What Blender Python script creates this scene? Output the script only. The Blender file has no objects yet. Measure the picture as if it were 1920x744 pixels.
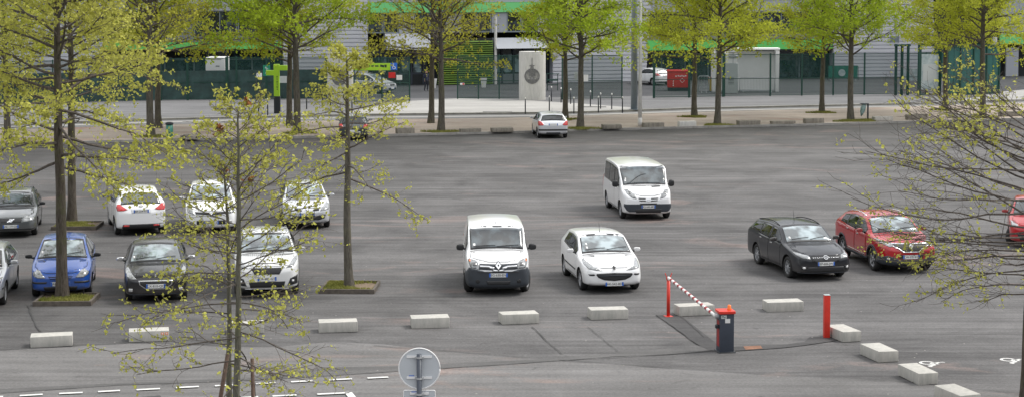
import bpy, bmesh, math, random
import numpy as np
from mathutils import Vector, Matrix, geometry
from mathutils.bvhtree import BVHTree
R = math.radians
PI = math.pi
scene = bpy.context.scene
COL = scene.collection
random.seed(7)

# ------------------------------------------------------------------ camera
CAM_H, FOC, TILT, PPX, PPY = 8.64, 3300.0, R(4.0), 960.0, 205.0
cd = bpy.data.cameras.new('camera'); cam = bpy.data.objects.new('camera', cd); COL.objects.link(cam)
cam.location = (0, 0, CAM_H); cam.rotation_euler = (R(90) - TILT, 0, 0)
cd.sensor_fit = 'HORIZONTAL'; cd.sensor_width = 36.0; cd.lens = 36.0 * FOC / 1920.0
cd.shift_y = -(372.0 - PPY) / 1920.0
cd.clip_start = 0.5; cd.clip_end = 3000.0
scene.camera = cam

def G(px, py, h=0.0):
    """world point at height h on the line of sight of a photo pixel (used to survey positions on the ground)"""
    rx = (px - PPX) / FOC; rz = -(py - PPY) / FOC
    d = Vector((rx, math.cos(TILT) + math.sin(TILT) * rz, -math.sin(TILT) + math.cos(TILT) * rz))
    lam = (CAM_H - h) / -d.z
    return Vector((d.x * lam, d.y * lam, h))

# ------------------------------------------------------------------ helpers
def tag(o, label=None, cat=None, group=None, kind=None):
    if label: o['label'] = label
    if cat: o['category'] = cat
    if group: o['group'] = group
    if kind: o['kind'] = kind
    return o

def empty(name, loc=(0, 0, 0), rz=0.0, label=None, cat=None, group=None):
    o = bpy.data.objects.new(name, None); COL.objects.link(o)
    o.location = loc; o.rotation_euler = (0, 0, rz); o.empty_display_size = 0.2
    return tag(o, label, cat, group)

def mesh_obj(name, verts, faces, mat, parent=None, smooth=False, mats=None, fmi=None):
    me = bpy.data.meshes.new(name); me.from_pydata([tuple(v) for v in verts], [], faces)
    for m in (mats if mats else [mat]): me.materials.append(m)
    if fmi is not None: me.polygons.foreach_set('material_index', fmi)
    if smooth: me.polygons.foreach_set('use_smooth', [True] * len(me.polygons))
    me.update()
    o = bpy.data.objects.new(name, me); COL.objects.link(o)
    if parent is not None: o.parent = parent
    return o

def bm_obj(name, bm, mat, parent=None, ang=None, mats=None):
    bmesh.ops.recalc_face_normals(bm, faces=bm.faces)
    if ang is not None:
        for f in bm.faces: f.smooth = True
        for e in bm.edges:
            if len(e.link_faces) == 2 and e.calc_face_angle(0) > R(ang): e.smooth = False
    me = bpy.data.meshes.new(name); bm.to_mesh(me); bm.free()
    for m in (mats if mats else [mat]): me.materials.append(m)
    o = bpy.data.objects.new(name, me); COL.objects.link(o)
    if parent is not None: o.parent = parent
    return o

class MB:
    def __init__(s): s.v = []; s.f = []; s.m = []
    def add(s, vs, fs, mi=0):
        n = len(s.v); s.v += [tuple(v) for v in vs]; s.f += [tuple(i + n for i in f) for f in fs]; s.m += [mi] * len(fs); return s
    def box(s, c, d, rz=0.0, mi=0, tilt=None):
        x, y, z = d[0] / 2, d[1] / 2, d[2] / 2
        M = Matrix.Translation(Vector(c)) @ Matrix.Rotation(rz, 4, 'Z')
        if tilt: M = M @ Matrix.Rotation(tilt[0], 4, tilt[1])
        vs = [M @ Vector((a * x, b * y, k * z)) for a in (-1, 1) for b in (-1, 1) for k in (-1, 1)]
        return s.add(vs, [(0, 1, 3, 2), (4, 6, 7, 5), (0, 4, 5, 1), (2, 3, 7, 6), (0, 2, 6, 4), (1, 5, 7, 3)], mi)
    def tube(s, pts, rs, n=8, mi=0, cap=True):
        pts = [Vector(p) for p in pts]
        if not hasattr(rs, '__len__'): rs = [rs] * len(pts)
        vs = []; prev = None
        for i, p in enumerate(pts):
            a = pts[max(i - 1, 0)]; b = pts[min(i + 1, len(pts) - 1)]; t = (b - a).normalized()
            up = prev if prev is not None else (Vector((0, 0, 1)) if abs(t.z) < .9 else Vector((1, 0, 0)))
            x = up.cross(t); x = x.normalized() if x.length > 1e-6 else Vector((1, 0, 0)); y = t.cross(x); prev = y
            for k in range(n):
                q = 2 * PI * k / n; vs.append(p + (x * math.cos(q) + y * math.sin(q)) * rs[i])
        fs = [(i * n + k, i * n + (k + 1) % n, (i + 1) * n + (k + 1) % n, (i + 1) * n + k) for i in range(len(pts) - 1) for k in range(n)]
        if cap: fs += [tuple(reversed(range(n))), tuple(range((len(pts) - 1) * n, len(pts) * n))]
        return s.add(vs, fs, mi)
    def prism(s, poly, z0, z1, mi=0):
        n = len(poly); vs = [(p[0], p[1], z0) for p in poly] + [(p[0], p[1], z1) for p in poly]
        fs = [tuple(reversed(range(n))), tuple(range(n, 2 * n))] + [(i, (i + 1) % n, n + (i + 1) % n, n + i) for i in range(n)]
        return s.add(vs, fs, mi)
    def lathe(s, c, prof, n=20, mi=0, cap=True):
        c = Vector(c); vs = []
        for r, z in prof:
            for k in range(n): vs.append(c + Vector((r * math.cos(2 * PI * k / n), r * math.sin(2 * PI * k / n), z)))
        m = len(prof); fs = [(i * n + k, i * n + (k + 1) % n, (i + 1) * n + (k + 1) % n, (i + 1) * n + k) for i in range(m - 1) for k in range(n)]
        if cap: fs += [tuple(reversed(range(n))), tuple(range((m - 1) * n, m * n))]
        return s.add(vs, fs, mi)
    def build(s, name, mat, parent=None, smooth=False, mats=None):
        return mesh_obj(name, s.v, s.f, mat, parent, smooth, mats, s.m if mats else None)

def bevel_box(name, d, mat, parent=None, bev=0.02, seg=2, c=(0, 0, 0), jit=0.0, rs=None):
    bm = bmesh.new(); bmesh.ops.create_cube(bm, size=1.0)
    for v in bm.verts:
        v.co = Vector((v.co.x * d[0] + c[0], v.co.y * d[1] + c[1], v.co.z * d[2] + c[2]))
        if jit: v.co += Vector([rs.uniform(-jit, jit) for _ in range(3)])
    bmesh.ops.bevel(bm, geom=bm.edges[:], offset=bev, segments=seg, affect='EDGES', profile=.6)
    return bm_obj(name, bm, mat, parent, ang=40)

# ------------------------------------------------------------------ materials
def new_mat(name):
    m = bpy.data.materials.new(name); m.use_nodes = True
    nt = m.node_tree; return m, nt, nt.nodes['Principled BSDF']

def pmat(name, col, rough=.5, metal=0.0, coat=0.0, var=0.0, vscale=4.0, bump=0.0, bscale=60.0, ior=1.5, spec=.5, col2=None, sub=0.0):
    m, nt, b = new_mat(name)
    b.inputs['Base Color'].default_value = (*col, 1); b.inputs['Roughness'].default_value = rough
    b.inputs['Metallic'].default_value = metal; b.inputs['Coat Weight'].default_value = coat
    b.inputs['Coat Roughness'].default_value = .04; b.inputs['IOR'].default_value = ior
    b.inputs['Specular IOR Level'].default_value = spec
    tc = nt.nodes.new('ShaderNodeTexCoord')
    if var or col2:
        n = nt.nodes.new('ShaderNodeTexNoise'); n.inputs['Scale'].default_value = vscale; n.inputs['Detail'].default_value = 6; n.inputs['Roughness'].default_value = .65
        nt.links.new(tc.outputs['Object'], n.inputs['Vector'])
        r = nt.nodes.new('ShaderNodeValToRGB'); r.color_ramp.elements[0].position = .3; r.color_ramp.elements[1].position = .7
        c2 = col2 if col2 else tuple(min(1, c * (1 + var)) for c in col); c1 = col if col2 else tuple(c * (1 - var) for c in col)
        r.color_ramp.elements[0].color = (*c1, 1); r.color_ramp.elements[1].color = (*c2, 1)
        nt.links.new(n.outputs['Fac'], r.inputs['Fac']); nt.links.new(r.outputs['Color'], b.inputs['Base Color'])
    if bump:
        n2 = nt.nodes.new('ShaderNodeTexNoise'); n2.inputs['Scale'].default_value = bscale; n2.inputs['Detail'].default_value = 4
        nt.links.new(tc.outputs['Object'], n2.inputs['Vector'])
        bp = nt.nodes.new('ShaderNodeBump'); bp.inputs['Strength'].default_value = bump; bp.inputs['Distance'].default_value = .02
        nt.links.new(n2.outputs['Fac'], bp.inputs['Height']); nt.links.new(bp.outputs['Normal'], b.inputs['Normal'])
    return m

def N(nt, t, **kw):
    n = nt.nodes.new(t)
    for k, v in kw.items():
        if k in n.inputs: n.inputs[k].default_value = v
        else: setattr(n, k, v)
    return n

def ground_mat(name, dark, light, pink=None, pinkamt=.3, streak=(.05, .35), rot=.3, rough=.85, grain=(.82, 1.18), mid=1.6, zones=False):
    """worn asphalt: fine grain, mid-size blotches, long tyre-worn streaks, reddish dust patches"""
    m, nt, b = new_mat(name); L = nt.links.new
    b.inputs['Roughness'].default_value = rough; b.inputs['Specular IOR Level'].default_value = .25
    tc = N(nt, 'ShaderNodeTexCoord')
    mp = N(nt, 'ShaderNodeMapping'); mp.inputs['Rotation'].default_value = (0, 0, -rot); mp.inputs['Scale'].default_value = (streak[0], streak[1], 1)
    L(tc.outputs['Object'], mp.inputs['Vector'])
    s1 = N(nt, 'ShaderNodeTexNoise', Scale=1.0, Detail=7.0, Roughness=.62); L(mp.outputs['Vector'], s1.inputs['Vector'])
    s2 = N(nt, 'ShaderNodeTexNoise', Scale=.35, Detail=8.0, Roughness=.7, Distortion=.6); L(tc.outputs['Object'], s2.inputs['Vector'])
    mp2 = N(nt, 'ShaderNodeMapping'); mp2.inputs['Rotation'].default_value = (0, 0, -rot * .6); mp2.inputs['Scale'].default_value = (.13, 2.2, 1)
    L(tc.outputs['Object'], mp2.inputs['Vector'])
    s3 = N(nt, 'ShaderNodeTexNoise', Scale=mid, Detail=6.0, Roughness=.75, Distortion=.4); L(mp2.outputs['Vector'], s3.inputs['Vector'])
    a = N(nt, 'ShaderNodeMath', operation='ADD'); L(s1.outputs['Fac'], a.inputs[0]); L(s2.outputs['Fac'], a.inputs[1])
    # fine long scuffs and oil drips
    mp5 = N(nt, 'ShaderNodeMapping'); mp5.inputs['Rotation'].default_value = (0, 0, -rot * .8); mp5.inputs['Scale'].default_value = (.06, 3.4, 1); L(tc.outputs['Object'], mp5.inputs['Vector'])
    s5 = N(nt, 'ShaderNodeTexNoise', Scale=1.0, Detail=3.0, Roughness=.6); L(mp5.outputs[0], s5.inputs['Vector'])
    s6 = N(nt, 'ShaderNodeTexNoise', Scale=1.1, Detail=5.0, Roughness=.7, Distortion=.5); L(tc.outputs['Object'], s6.inputs['Vector'])
    a2 = N(nt, 'ShaderNodeMath', operation='MULTIPLY_ADD'); L(s3.outputs['Fac'], a2.inputs[0]); a2.inputs[1].default_value = .9; L(a.outputs[0], a2.inputs[2])
    mr = N(nt, 'ShaderNodeMapRange'); mr.inputs['From Min'].default_value = 1.15; mr.inputs['From Max'].default_value = 1.75; L(a2.outputs[0], mr.inputs['Value'])
    mx = N(nt, 'ShaderNodeMix', data_type='RGBA'); mx.inputs[6].default_value = (*dark, 1); mx.inputs[7].default_value = (*light, 1); L(mr.outputs[0], mx.inputs[0])
    out = mx.outputs[2]
    if pink:
        p = N(nt, 'ShaderNodeTexNoise', Scale=.16, Detail=7.0, Roughness=.7, Distortion=1.0); mp3 = N(nt, 'ShaderNodeMapping'); mp3.inputs['Scale'].default_value = (.6, 1.3, 1); mp3.inputs['Location'].default_value = (13, 5, 0)
        L(tc.outputs['Object'], mp3.inputs['Vector']); L(mp3.outputs['Vector'], p.inputs['Vector'])
        r = N(nt, 'ShaderNodeMapRange'); r.inputs['From Min'].default_value = .56; r.inputs['From Max'].default_value = .68; r.inputs['To Max'].default_value = pinkamt; L(p.outputs['Fac'], r.inputs['Value'])
        m2 = N(nt, 'ShaderNodeMix', data_type='RGBA'); m2.inputs[7].default_value = (*pink, 1); L(out, m2.inputs[6]); L(r.outputs[0], m2.inputs[0]); out = m2.outputs[2]
    g = N(nt, 'ShaderNodeTexNoise', Scale=14.0, Detail=3.0, Roughness=.8); L(tc.outputs['Object'], g.inputs['Vector'])
    gr = N(nt, 'ShaderNodeMapRange'); gr.inputs['From Min'].default_value = .3; gr.inputs['From Max'].default_value = .7; gr.inputs['To Min'].default_value = grain[0]; gr.inputs['To Max'].default_value = grain[1]; L(g.outputs['Fac'], gr.inputs['Value'])
    hs = N(nt, 'ShaderNodeMix', data_type='RGBA', blend_type='MULTIPLY'); hs.inputs[0].default_value = 1
    r5 = N(nt, 'ShaderNodeMapRange'); r5.inputs['From Min'].default_value = .40; r5.inputs['From Max'].default_value = .66; r5.inputs['To Min'].default_value = .90; r5.inputs['To Max'].default_value = 1.12; L(s5.outputs['Fac'], r5.inputs['Value'])
    r6 = N(nt, 'ShaderNodeMapRange'); r6.inputs['From Min'].default_value = .62; r6.inputs['From Max'].default_value = .70; r6.inputs['To Min'].default_value = 1.0; r6.inputs['To Max'].default_value = .72; L(s6.outputs['Fac'], r6.inputs['Value'])
    q5 = N(nt, 'ShaderNodeMath', operation='MULTIPLY'); L(r5.outputs[0], q5.inputs[0]); L(r6.outputs[0], q5.inputs[1])
    h5 = N(nt, 'ShaderNodeMix', data_type='RGBA', blend_type='MULTIPLY'); h5.inputs[0].default_value = 1; L(out, h5.inputs[6]); L(q5.outputs[0], h5.inputs[7]); out = h5.outputs[2]
    if zones:
        # newer, darker asphalt along the far kerb and under the rows at the left, with ragged limits
        sx = N(nt, 'ShaderNodeSeparateXYZ'); L(tc.outputs['Object'], sx.inputs[0])
        m_a = N(nt, 'ShaderNodeMath', operation='MULTIPLY'); L(sx.outputs['X'], m_a.inputs[0]); m_a.inputs[1].default_value = .298
        m_b = N(nt, 'ShaderNodeMath', operation='MULTIPLY_ADD'); L(sx.outputs['Y'], m_b.inputs[0]); m_b.inputs[1].default_value = -.954; L(m_a.outputs[0], m_b.inputs[2])
        m_c = N(nt, 'ShaderNodeMath', operation='MULTIPLY_ADD'); L(s1.outputs['Fac'], m_c.inputs[0]); m_c.inputs[1].default_value = -16.0; L(m_b.outputs[0], m_c.inputs[2])
        rz = N(nt, 'ShaderNodeMapRange', interpolation_type='SMOOTHSTEP'); rz.inputs['From Min'].default_value = -98.9 - 8; rz.inputs['From Max'].default_value = -98.9 + 7; rz.inputs['To Min'].default_value = .62; rz.inputs['To Max'].default_value = 1.0; L(m_c.outputs[0], rz.inputs['Value'])
        m_d = N(nt, 'ShaderNodeMath', operation='MULTIPLY_ADD'); L(s2.outputs['Fac'], m_d.inputs[0]); m_d.inputs[1].default_value = 8.0; L(sx.outputs['X'], m_d.inputs[2])
        rx_ = N(nt, 'ShaderNodeMapRange', interpolation_type='SMOOTHSTEP'); rx_.inputs['From Min'].default_value = -6.0; rx_.inputs['From Max'].default_value = 3.0; rx_.inputs['To Min'].default_value = .80; rx_.inputs['To Max'].default_value = 1.0; L(m_d.outputs[0], rx_.inputs['Value'])
        qz = N(nt, 'ShaderNodeMath', operation='MULTIPLY'); L(rz.outputs[0], qz.inputs[0]); L(rx_.outputs[0], qz.inputs[1])
        hz_ = N(nt, 'ShaderNodeMix', data_type='RGBA', blend_type='MULTIPLY'); hz_.inputs[0].default_value = 1; L(out, hz_.inputs[6]); L(qz.outputs[0], hz_.inputs[7]); out = hz_.outputs[2]
    L(out, hs.inputs[6]); L(gr.outputs[0], hs.inputs[7])
    # small pale specks of grit
    v = N(nt, 'ShaderNodeTexVoronoi', Scale=1.6); L(tc.outputs['Object'], v.inputs['Vector'])
    lt = N(nt, 'ShaderNodeMath', operation='LESS_THAN'); L(v.outputs['Distance'], lt.inputs[0]); lt.inputs[1].default_value = .035
    m4 = N(nt, 'ShaderNodeMix', data_type='RGBA'); m4.inputs[7].default_value = (.3, .285, .265, 1); L(hs.outputs[2], m4.inputs[6]); L(lt.outputs[0], m4.inputs[0])
    L(m4.outputs[2], b.inputs['Base Color'])
    bp = N(nt, 'ShaderNodeBump', Strength=.35, Distance=.01); L(g.outputs['Fac'], bp.inputs['Height']); L(bp.outputs['Normal'], b.inputs['Normal'])
    return m

def paint(name, col, metal=0.0, rough=.28, coat=1.0):
    m, nt, b = new_mat(name); L = nt.links.new
    b.inputs['Metallic'].default_value = metal; b.inputs['Roughness'].default_value = rough
    b.inputs['Coat Weight'].default_value = coat; b.inputs['Specular IOR Level'].default_value = .3 if coat < 1 else .5; b.inputs['Coat Roughness'].default_value = .05; b.inputs['Coat IOR'].default_value = 1.55
    tc = N(nt, 'ShaderNodeTexCoord'); n = N(nt, 'ShaderNodeTexNoise', Scale=3.0, Detail=6.0, Roughness=.7); L(tc.outputs['Object'], n.inputs['Vector'])
    sp = N(nt, 'ShaderNodeSeparateXYZ'); L(tc.outputs['Object'], sp.inputs[0])
    # road dirt towards the sills
    mr = N(nt, 'ShaderNodeMapRange'); mr.inputs['From Min'].default_value = .6; mr.inputs['From Max'].default_value = .18; mr.inputs['To Max'].default_value = .45; L(sp.outputs['Z'], mr.inputs['Value'])
    ml = N(nt, 'ShaderNodeMath', operation='MULTIPLY'); L(mr.outputs[0], ml.inputs[0]); L(n.outputs['Fac'], ml.inputs[1])
    mx = N(nt, 'ShaderNodeMix', data_type='RGBA'); mx.inputs[6].default_value = (*col, 1); mx.inputs[7].default_value = (.20, .18, .16, 1); L(ml.outputs[0], mx.inputs[0])
    L(mx.outputs[2], b.inputs['Base Color'])
    r2 = N(nt, 'ShaderNodeMapRange'); r2.inputs['To Min'].default_value = .02; r2.inputs['To Max'].default_value = .14; L(n.outputs['Fac'], r2.inputs['Value']); L(r2.outputs[0], b.inputs['Coat Roughness'])
    return m

def glass_mat(name, col=(.02, .03, .032), ior=1.9):
    m, nt, b = new_mat(name); L = nt.links.new
    b.inputs['Roughness'].default_value = .03; b.inputs['IOR'].default_value = ior; b.inputs['Specular IOR Level'].default_value = .5
    tc = N(nt, 'ShaderNodeTexCoord'); n = N(nt, 'ShaderNodeTexNoise', Scale=2.2, Detail=2.0); L(tc.outputs['Object'], n.inputs['Vector'])
    r = N(nt, 'ShaderNodeValToRGB'); r.color_ramp.elements[0].position = .42; r.color_ramp.elements[1].position = .62
    r.color_ramp.elements[0].color = (*[c * .5 for c in col], 1); r.color_ramp.elements[1].color = (*[c * 2.6 for c in col], 1)
    L(n.outputs['Fac'], r.inputs['Fac']); L(r.outputs['Color'], b.inputs['Base Color'])
    return m

def leaf_mat(name, c1, c2, trans=.35):
    m = bpy.data.materials.new(name); m.use_nodes = True; nt = m.node_tree; nt.nodes.clear(); L = nt.links.new
    o = N(nt, 'ShaderNodeOutputMaterial'); d = N(nt, 'ShaderNodeBsdfDiffuse'); t = N(nt, 'ShaderNodeBsdfTranslucent'); ms = N(nt, 'ShaderNodeMixShader')
    ms.inputs[0].default_value = trans
    tc = N(nt, 'ShaderNodeTexCoord'); n = N(nt, 'ShaderNodeTexNoise', Scale=1.1, Detail=5.0, Roughness=.8); L(tc.outputs['Object'], n.inputs['Vector'])
    r = N(nt, 'ShaderNodeValToRGB'); r.color_ramp.elements[0].position = .35; r.color_ramp.elements[1].position = .65
    r.color_ramp.elements[0].color = (*c1, 1); r.color_ramp.elements[1].color = (*c2, 1)
    L(n.outputs['Fac'], r.inputs['Fac']); L(r.outputs[0], d.inputs[0]); L(r.outputs[0], t.inputs[0]); L(d.outputs[0], ms.inputs[1]); L(t.outputs[0], ms.inputs[2]); L(ms.outputs[0], o.inputs[0])
    return m

def bark_mat(name, c1, c2, moss=None):
    m, nt, b = new_mat(name); L = nt.links.new; b.inputs['Roughness'].default_value = .9; b.inputs['Specular IOR Level'].default_value = .15
    tc = N(nt, 'ShaderNodeTexCoord'); mp = N(nt, 'ShaderNodeMapping'); mp.inputs['Scale'].default_value = (9, 9, 1.6); L(tc.outputs['Object'], mp.inputs['Vector'])
    n = N(nt, 'ShaderNodeTexNoise', Scale=2.0, Detail=8.0, Roughness=.75); L(mp.outputs[0], n.inputs['Vector'])
    r = N(nt, 'ShaderNodeValToRGB'); r.color_ramp.elements[0].position = .35; r.color_ramp.elements[1].position = .68
    r.color_ramp.elements[0].color = (*c1, 1); r.color_ramp.elements[1].color = (*c2, 1); L(n.outputs['Fac'], r.inputs['Fac']); out = r.outputs[0]
    if moss:
        n2 = N(nt, 'ShaderNodeTexNoise', Scale=1.4, Detail=5.0, Roughness=.7); L(tc.outputs['Object'], n2.inputs['Vector'])
        rr = N(nt, 'ShaderNodeMapRange'); rr.inputs['From Min'].default_value = .5; rr.inputs['From Max'].default_value = .68; rr.inputs['To Max'].default_value = .7; L(n2.outputs['Fac'], rr.inputs['Value'])
        mx = N(nt, 'ShaderNodeMix', data_type='RGBA'); L(out, mx.inputs[6]); mx.inputs[7].default_value = (*moss, 1); L(rr.outputs[0], mx.inputs[0]); out = mx.outputs[2]
    L(out, b.inputs['Base Color'])
    bp = N(nt, 'ShaderNodeBump', Strength=.7, Distance=.03); L(n.outputs['Fac'], bp.inputs['Height']); L(bp.outputs['Normal'], b.inputs['Normal'])
    return m

def mesh_fence_mat(name, col, cover=.32):
    """welded wire mesh: thin wires 50 x 200 mm, open between"""
    m = bpy.data.materials.new(name); m.use_nodes = True; nt = m.node_tree; nt.nodes.clear(); L = nt.links.new
    o = N(nt, 'ShaderNodeOutputMaterial'); d = N(nt, 'ShaderNodeBsdfPrincipled'); d.inputs['Base Color'].default_value = (*col, 1); d.inputs['Roughness'].default_value = .45
    t = N(nt, 'ShaderNodeBsdfTransparent'); ms = N(nt, 'ShaderNodeMixShader')
    tc = N(nt, 'ShaderNodeTexCoord'); sp = N(nt, 'ShaderNodeSeparateXYZ'); L(tc.outputs['Object'], sp.inputs[0])
    def wires(sock, pitch, frac):
        a = N(nt, 'ShaderNodeMath', operation='MULTIPLY'); L(sock, a.inputs[0]); a.inputs[1].default_value = 1 / pitch
        b = N(nt, 'ShaderNodeMath', operation='FRACT'); L(a.outputs[0], b.inputs[0])
        c = N(nt, 'ShaderNodeMath', operation='LESS_THAN'); L(b.outputs[0], c.inputs[0]); c.inputs[1].default_value = frac; return c.outputs[0]
    ms.inputs[0].default_value = cover
    L(t.outputs[0], ms.inputs[1]); L(d.outputs[0], ms.inputs[2]); L(ms.outputs[0], o.inputs[0])
    return m

M = {}
M['asphalt'] = ground_mat('asphalt_car_park', (.060, .0585, .0585), (.150, .146, .145), pink=(.33, .235, .205), pinkamt=.38, grain=(.74, 1.26), zones=True)
M['asphalt_road'] = ground_mat('asphalt_access_road', (.108, .105, .103), (.172, .168, .166), pink=(.30, .19, .15), pinkamt=.5, streak=(.08, .25), grain=(.78, 1.22))
M['asphalt_patch'] = ground_mat('asphalt_patch', (.048, .047, .048), (.085, .083, .083), streak=(.3, .5))
M['asphalt_band'] = ground_mat('asphalt_band', (.085, .083, .082), (.125, .122, .12), streak=(.3, .5))
M['street'] = ground_mat('street_asphalt', (.120, .120, .123), (.19, .19, .193), streak=(.08, .6))
M['yard'] = ground_mat('yard_asphalt', (.045, .047, .051), (.080, .082, .087), streak=(.08, .3))
M['sand'] = ground_mat('trodden_sand', (.28, .232, .195), (.40, .345, .30), pink=(.30, .16, .125), pinkamt=.6, streak=(.1, .8), grain=(.9, 1.1))
M['plaza'] = ground_mat('pale_paving', (.30, .293, .28), (.40, .393, .375), streak=(.1, .3), grain=(.93, 1.07))
M['kerb'] = pmat('kerb_stone', (.30, .29, .27), .8, var=.25, vscale=1.5, bump=.3)
M['line'] = pmat('road_paint', (.62, .62, .60), .6, var=.15, vscale=9)
M['rust'] = pmat('rusty_cover', (.20, .10, .06), .9, var=.4, vscale=6, bump=.3)
M['crack'] = pmat('crack_fill', (.050, .049, .048), .9)
M['soil'] = pmat('soil', (.13, .09, .06), .95, col2=(.20, .15, .10), vscale=5, bump=.8, bscale=20)
M['timber_edge'] = pmat('timber_edging', (.10, .085, .07), .85, var=.4, vscale=6)
M['concrete'] = None
def concrete(name, c1, c2):
    m, nt, b = new_mat(name); L = nt.links.new; b.inputs['Roughness'].default_value = .85; b.inputs['Specular IOR Level'].default_value = .2
    tc = N(nt, 'ShaderNodeTexCoord'); oi = N(nt, 'ShaderNodeObjectInfo'); va = N(nt, 'ShaderNodeVectorMath', operation='ADD'); L(tc.outputs['Object'], va.inputs[0])
    cm = N(nt, 'ShaderNodeVectorMath', operation='SCALE'); cm.inputs[0].default_value = (37, 17, 9); L(oi.outputs['Random'], cm.inputs['Scale']); L(cm.outputs[0], va.inputs[1])
    mp = N(nt, 'ShaderNodeMapping'); mp.inputs['Scale'].default_value = (5, 5, 1.0); L(va.outputs[0], mp.inputs['Vector'])
    n = N(nt, 'ShaderNodeTexNoise', Scale=1.6, Detail=8.0, Roughness=.75); L(mp.outputs[0], n.inputs['Vector'])
    g = N(nt, 'ShaderNodeNewGeometry'); sp = N(nt, 'ShaderNodeSeparateXYZ'); L(g.outputs['Normal'], sp.inputs[0])
    r = N(nt, 'ShaderNodeValToRGB'); r.color_ramp.elements[0].position = .3; r.color_ramp.elements[1].position = .62
    r.color_ramp.elements[0].color = (*c1, 1); r.color_ramp.elements[1].color = (*c2, 1); L(n.outputs['Fac'], r.inputs['Fac'])
    n3 = N(nt, 'ShaderNodeTexNoise', Scale=9.0, Detail=5.0, Roughness=.8); L(va.outputs[0], n3.inputs['Vector'])
    r3 = N(nt, 'ShaderNodeMapRange'); r3.inputs['From Min'].default_value = .66; r3.inputs['From Max'].default_value = .72; r3.inputs['To Max'].default_value = .38; L(n3.outputs['Fac'], r3.inputs['Value'])
    m3 = N(nt, 'ShaderNodeMix', data_type='RGBA'); L(r.outputs[0], m3.inputs[6]); m3.inputs[7].default_value = (c1[0] * .45, c1[1] * .48, c1[2] * .42, 1); L(r3.outputs[0], m3.inputs[0])
    L(m3.outputs[2], b.inputs['Base Color'])
    bp = N(nt, 'ShaderNodeBump', Strength=.3, Distance=.01); L(n3.outputs['Fac'], bp.inputs['Height']); L(bp.outputs['Normal'], b.inputs['Normal'])
    return m
M['concrete'] = concrete('cast_concrete', (.33, .33, .305), (.48, .465, .43))
M['concrete_old'] = concrete('old_stone', (.13, .12, .10), (.29, .265, .225))
M['concrete_pale'] = concrete('pale_concrete', (.46, .455, .43), (.60, .59, .56))
M['crest'] = pmat('crest_relief', (.17, .17, .17), .8, var=.4, vscale=8)
M['dark_metal'] = pmat('dark_metal', (.025, .03, .037), .45, metal=.2)
M['grey_metal'] = pmat('galvanised', (.42, .43, .44), .5, metal=.3, var=.12, vscale=5)
M['sign_back'] = pmat('sign_back', (.50, .53, .56), .5, var=.04, vscale=3)
M['sign_rim'] = pmat('sign_rim', (.78, .78, .78), .4)
M['pole_white'] = pmat('pole_white', (.62, .61, .59), .55, var=.15, vscale=3)
M['pole_grey'] = pmat('pole_grey', (.20, .235, .265), .5, var=.06)
M['red_post'] = pmat('red_post', (.62, .035, .02), .4, var=.15, vscale=4)
M['red_dark'] = pmat('red_dark', (.30, .02, .02), .5)
M['slate'] = pmat('barrier_slate', (.04, .05, .07), .45, var=.12, vscale=4)
M['white_p'] = pmat('white_plastic', (.75, .75, .74), .4, var=.06)
M['orange'] = pmat('orange_lens', (.85, .20, .03), .25)
M['green_fence'] = pmat('fence_green', (.008, .05, .038), .45)
M['green_mesh'] = mesh_fence_mat('fence_mesh', (.010, .060, .050), .40)
M['green_dense'] = pmat('fence_tarp', (.022, .055, .052), .6, var=.45, vscale=1.6, bump=.8, bscale=3)
M['steel_mesh'] = mesh_fence_mat('barrier_mesh', (.25, .28, .28), .4)
M['lime'] = pmat('lime_board', (.36, .62, .03), .5)
M['sign_blue'] = pmat('sign_blue', (.02, .14, .62), .5)
M['sign_green'] = pmat('sign_green', (.01, .22, .13), .5)
M['ink'] = pmat('ink_dark', (.02, .04, .03), .6)
M['ink_white'] = pmat('ink_white', (.75, .77, .76), .6)
M['band_green'] = pmat('fascia_green', (.13, .58, .14), .5, var=.05, vscale=.5)
M['band_green2'] = pmat('fascia_green_light', (.18, .62, .22), .5)
M['panel_grey'] = pmat('facade_grey', (.20, .215, .235), .5, var=.06, vscale=.7)
M['panel_light'] = pmat('facade_light', (.36, .38, .42), .5, var=.05, vscale=.7)
M['recess'] = pmat('dark_recess', (.018, .022, .024), .7)
M['bglass'] = glass_mat('building_glass', (.025, .035, .04), 1.6)
M['bglass_lit'] = glass_mat('door_glass', (.10, .14, .15), 1.6)
M['clad_rib'] = pmat('cladding_shadow_gap', (.20, .21, .225), .6)
M['clad'] = pmat('ribbed_cladding', (.56, .57, .61), .45, metal=.15, var=.05, vscale=.4)
M['roof'] = pmat('roof_grey', (.25, .26, .27), .7)
M['louvre'] = pmat('louvre_green', (.16, .27, .05), .5, var=.12)
M['container_red'] = pmat('red_container', (.55, .02, .02), .4, var=.12)
M['yellow'] = pmat('yellow_bin', (.42, .30, .03), .5)
M['white_box'] = pmat('white_box', (.80, .80, .79), .5, var=.05, vscale=1)
M['cabinet'] = pmat('cabinet_grey', (.46, .49, .48), .5, var=.05)
M['teal'] = pmat('teal_gate', (.02, .10, .09), .45, var=.12, vscale=2)
M['banner_green'] = pmat('banner_green', (.01, .13, .09), .6, var=.15, vscale=2)
M['banner_pale'] = pmat('banner_pale', (.22, .30, .31), .6, col2=(.5, .55, .55), vscale=2.5)
M['bag'] = pmat('bin_bag', (.08, .16, .15), .3, col2=(.42, .55, .54), vscale=7, bump=.6, bscale=9)
M['bin_green'] = pmat('bin_green', (.04, .20, .15), .4, var=.3, vscale=6)
M['stake'] = pmat('stake_wood', (.12, .08, .06), .9, var=.35, vscale=7)
M['bark'] = bark_mat('bark_dark', (.045, .038, .03), (.14, .12, .10), moss=(.09, .10, .04))
M['bark_mid'] = bark_mat('bark_mid', (.06, .055, .045), (.17, .155, .13), moss=(.12, .12, .06))
M['bark_young'] = bark_mat('bark_young', (.075, .075, .06), (.20, .19, .155), moss=(.14, .15, .07))
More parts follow.
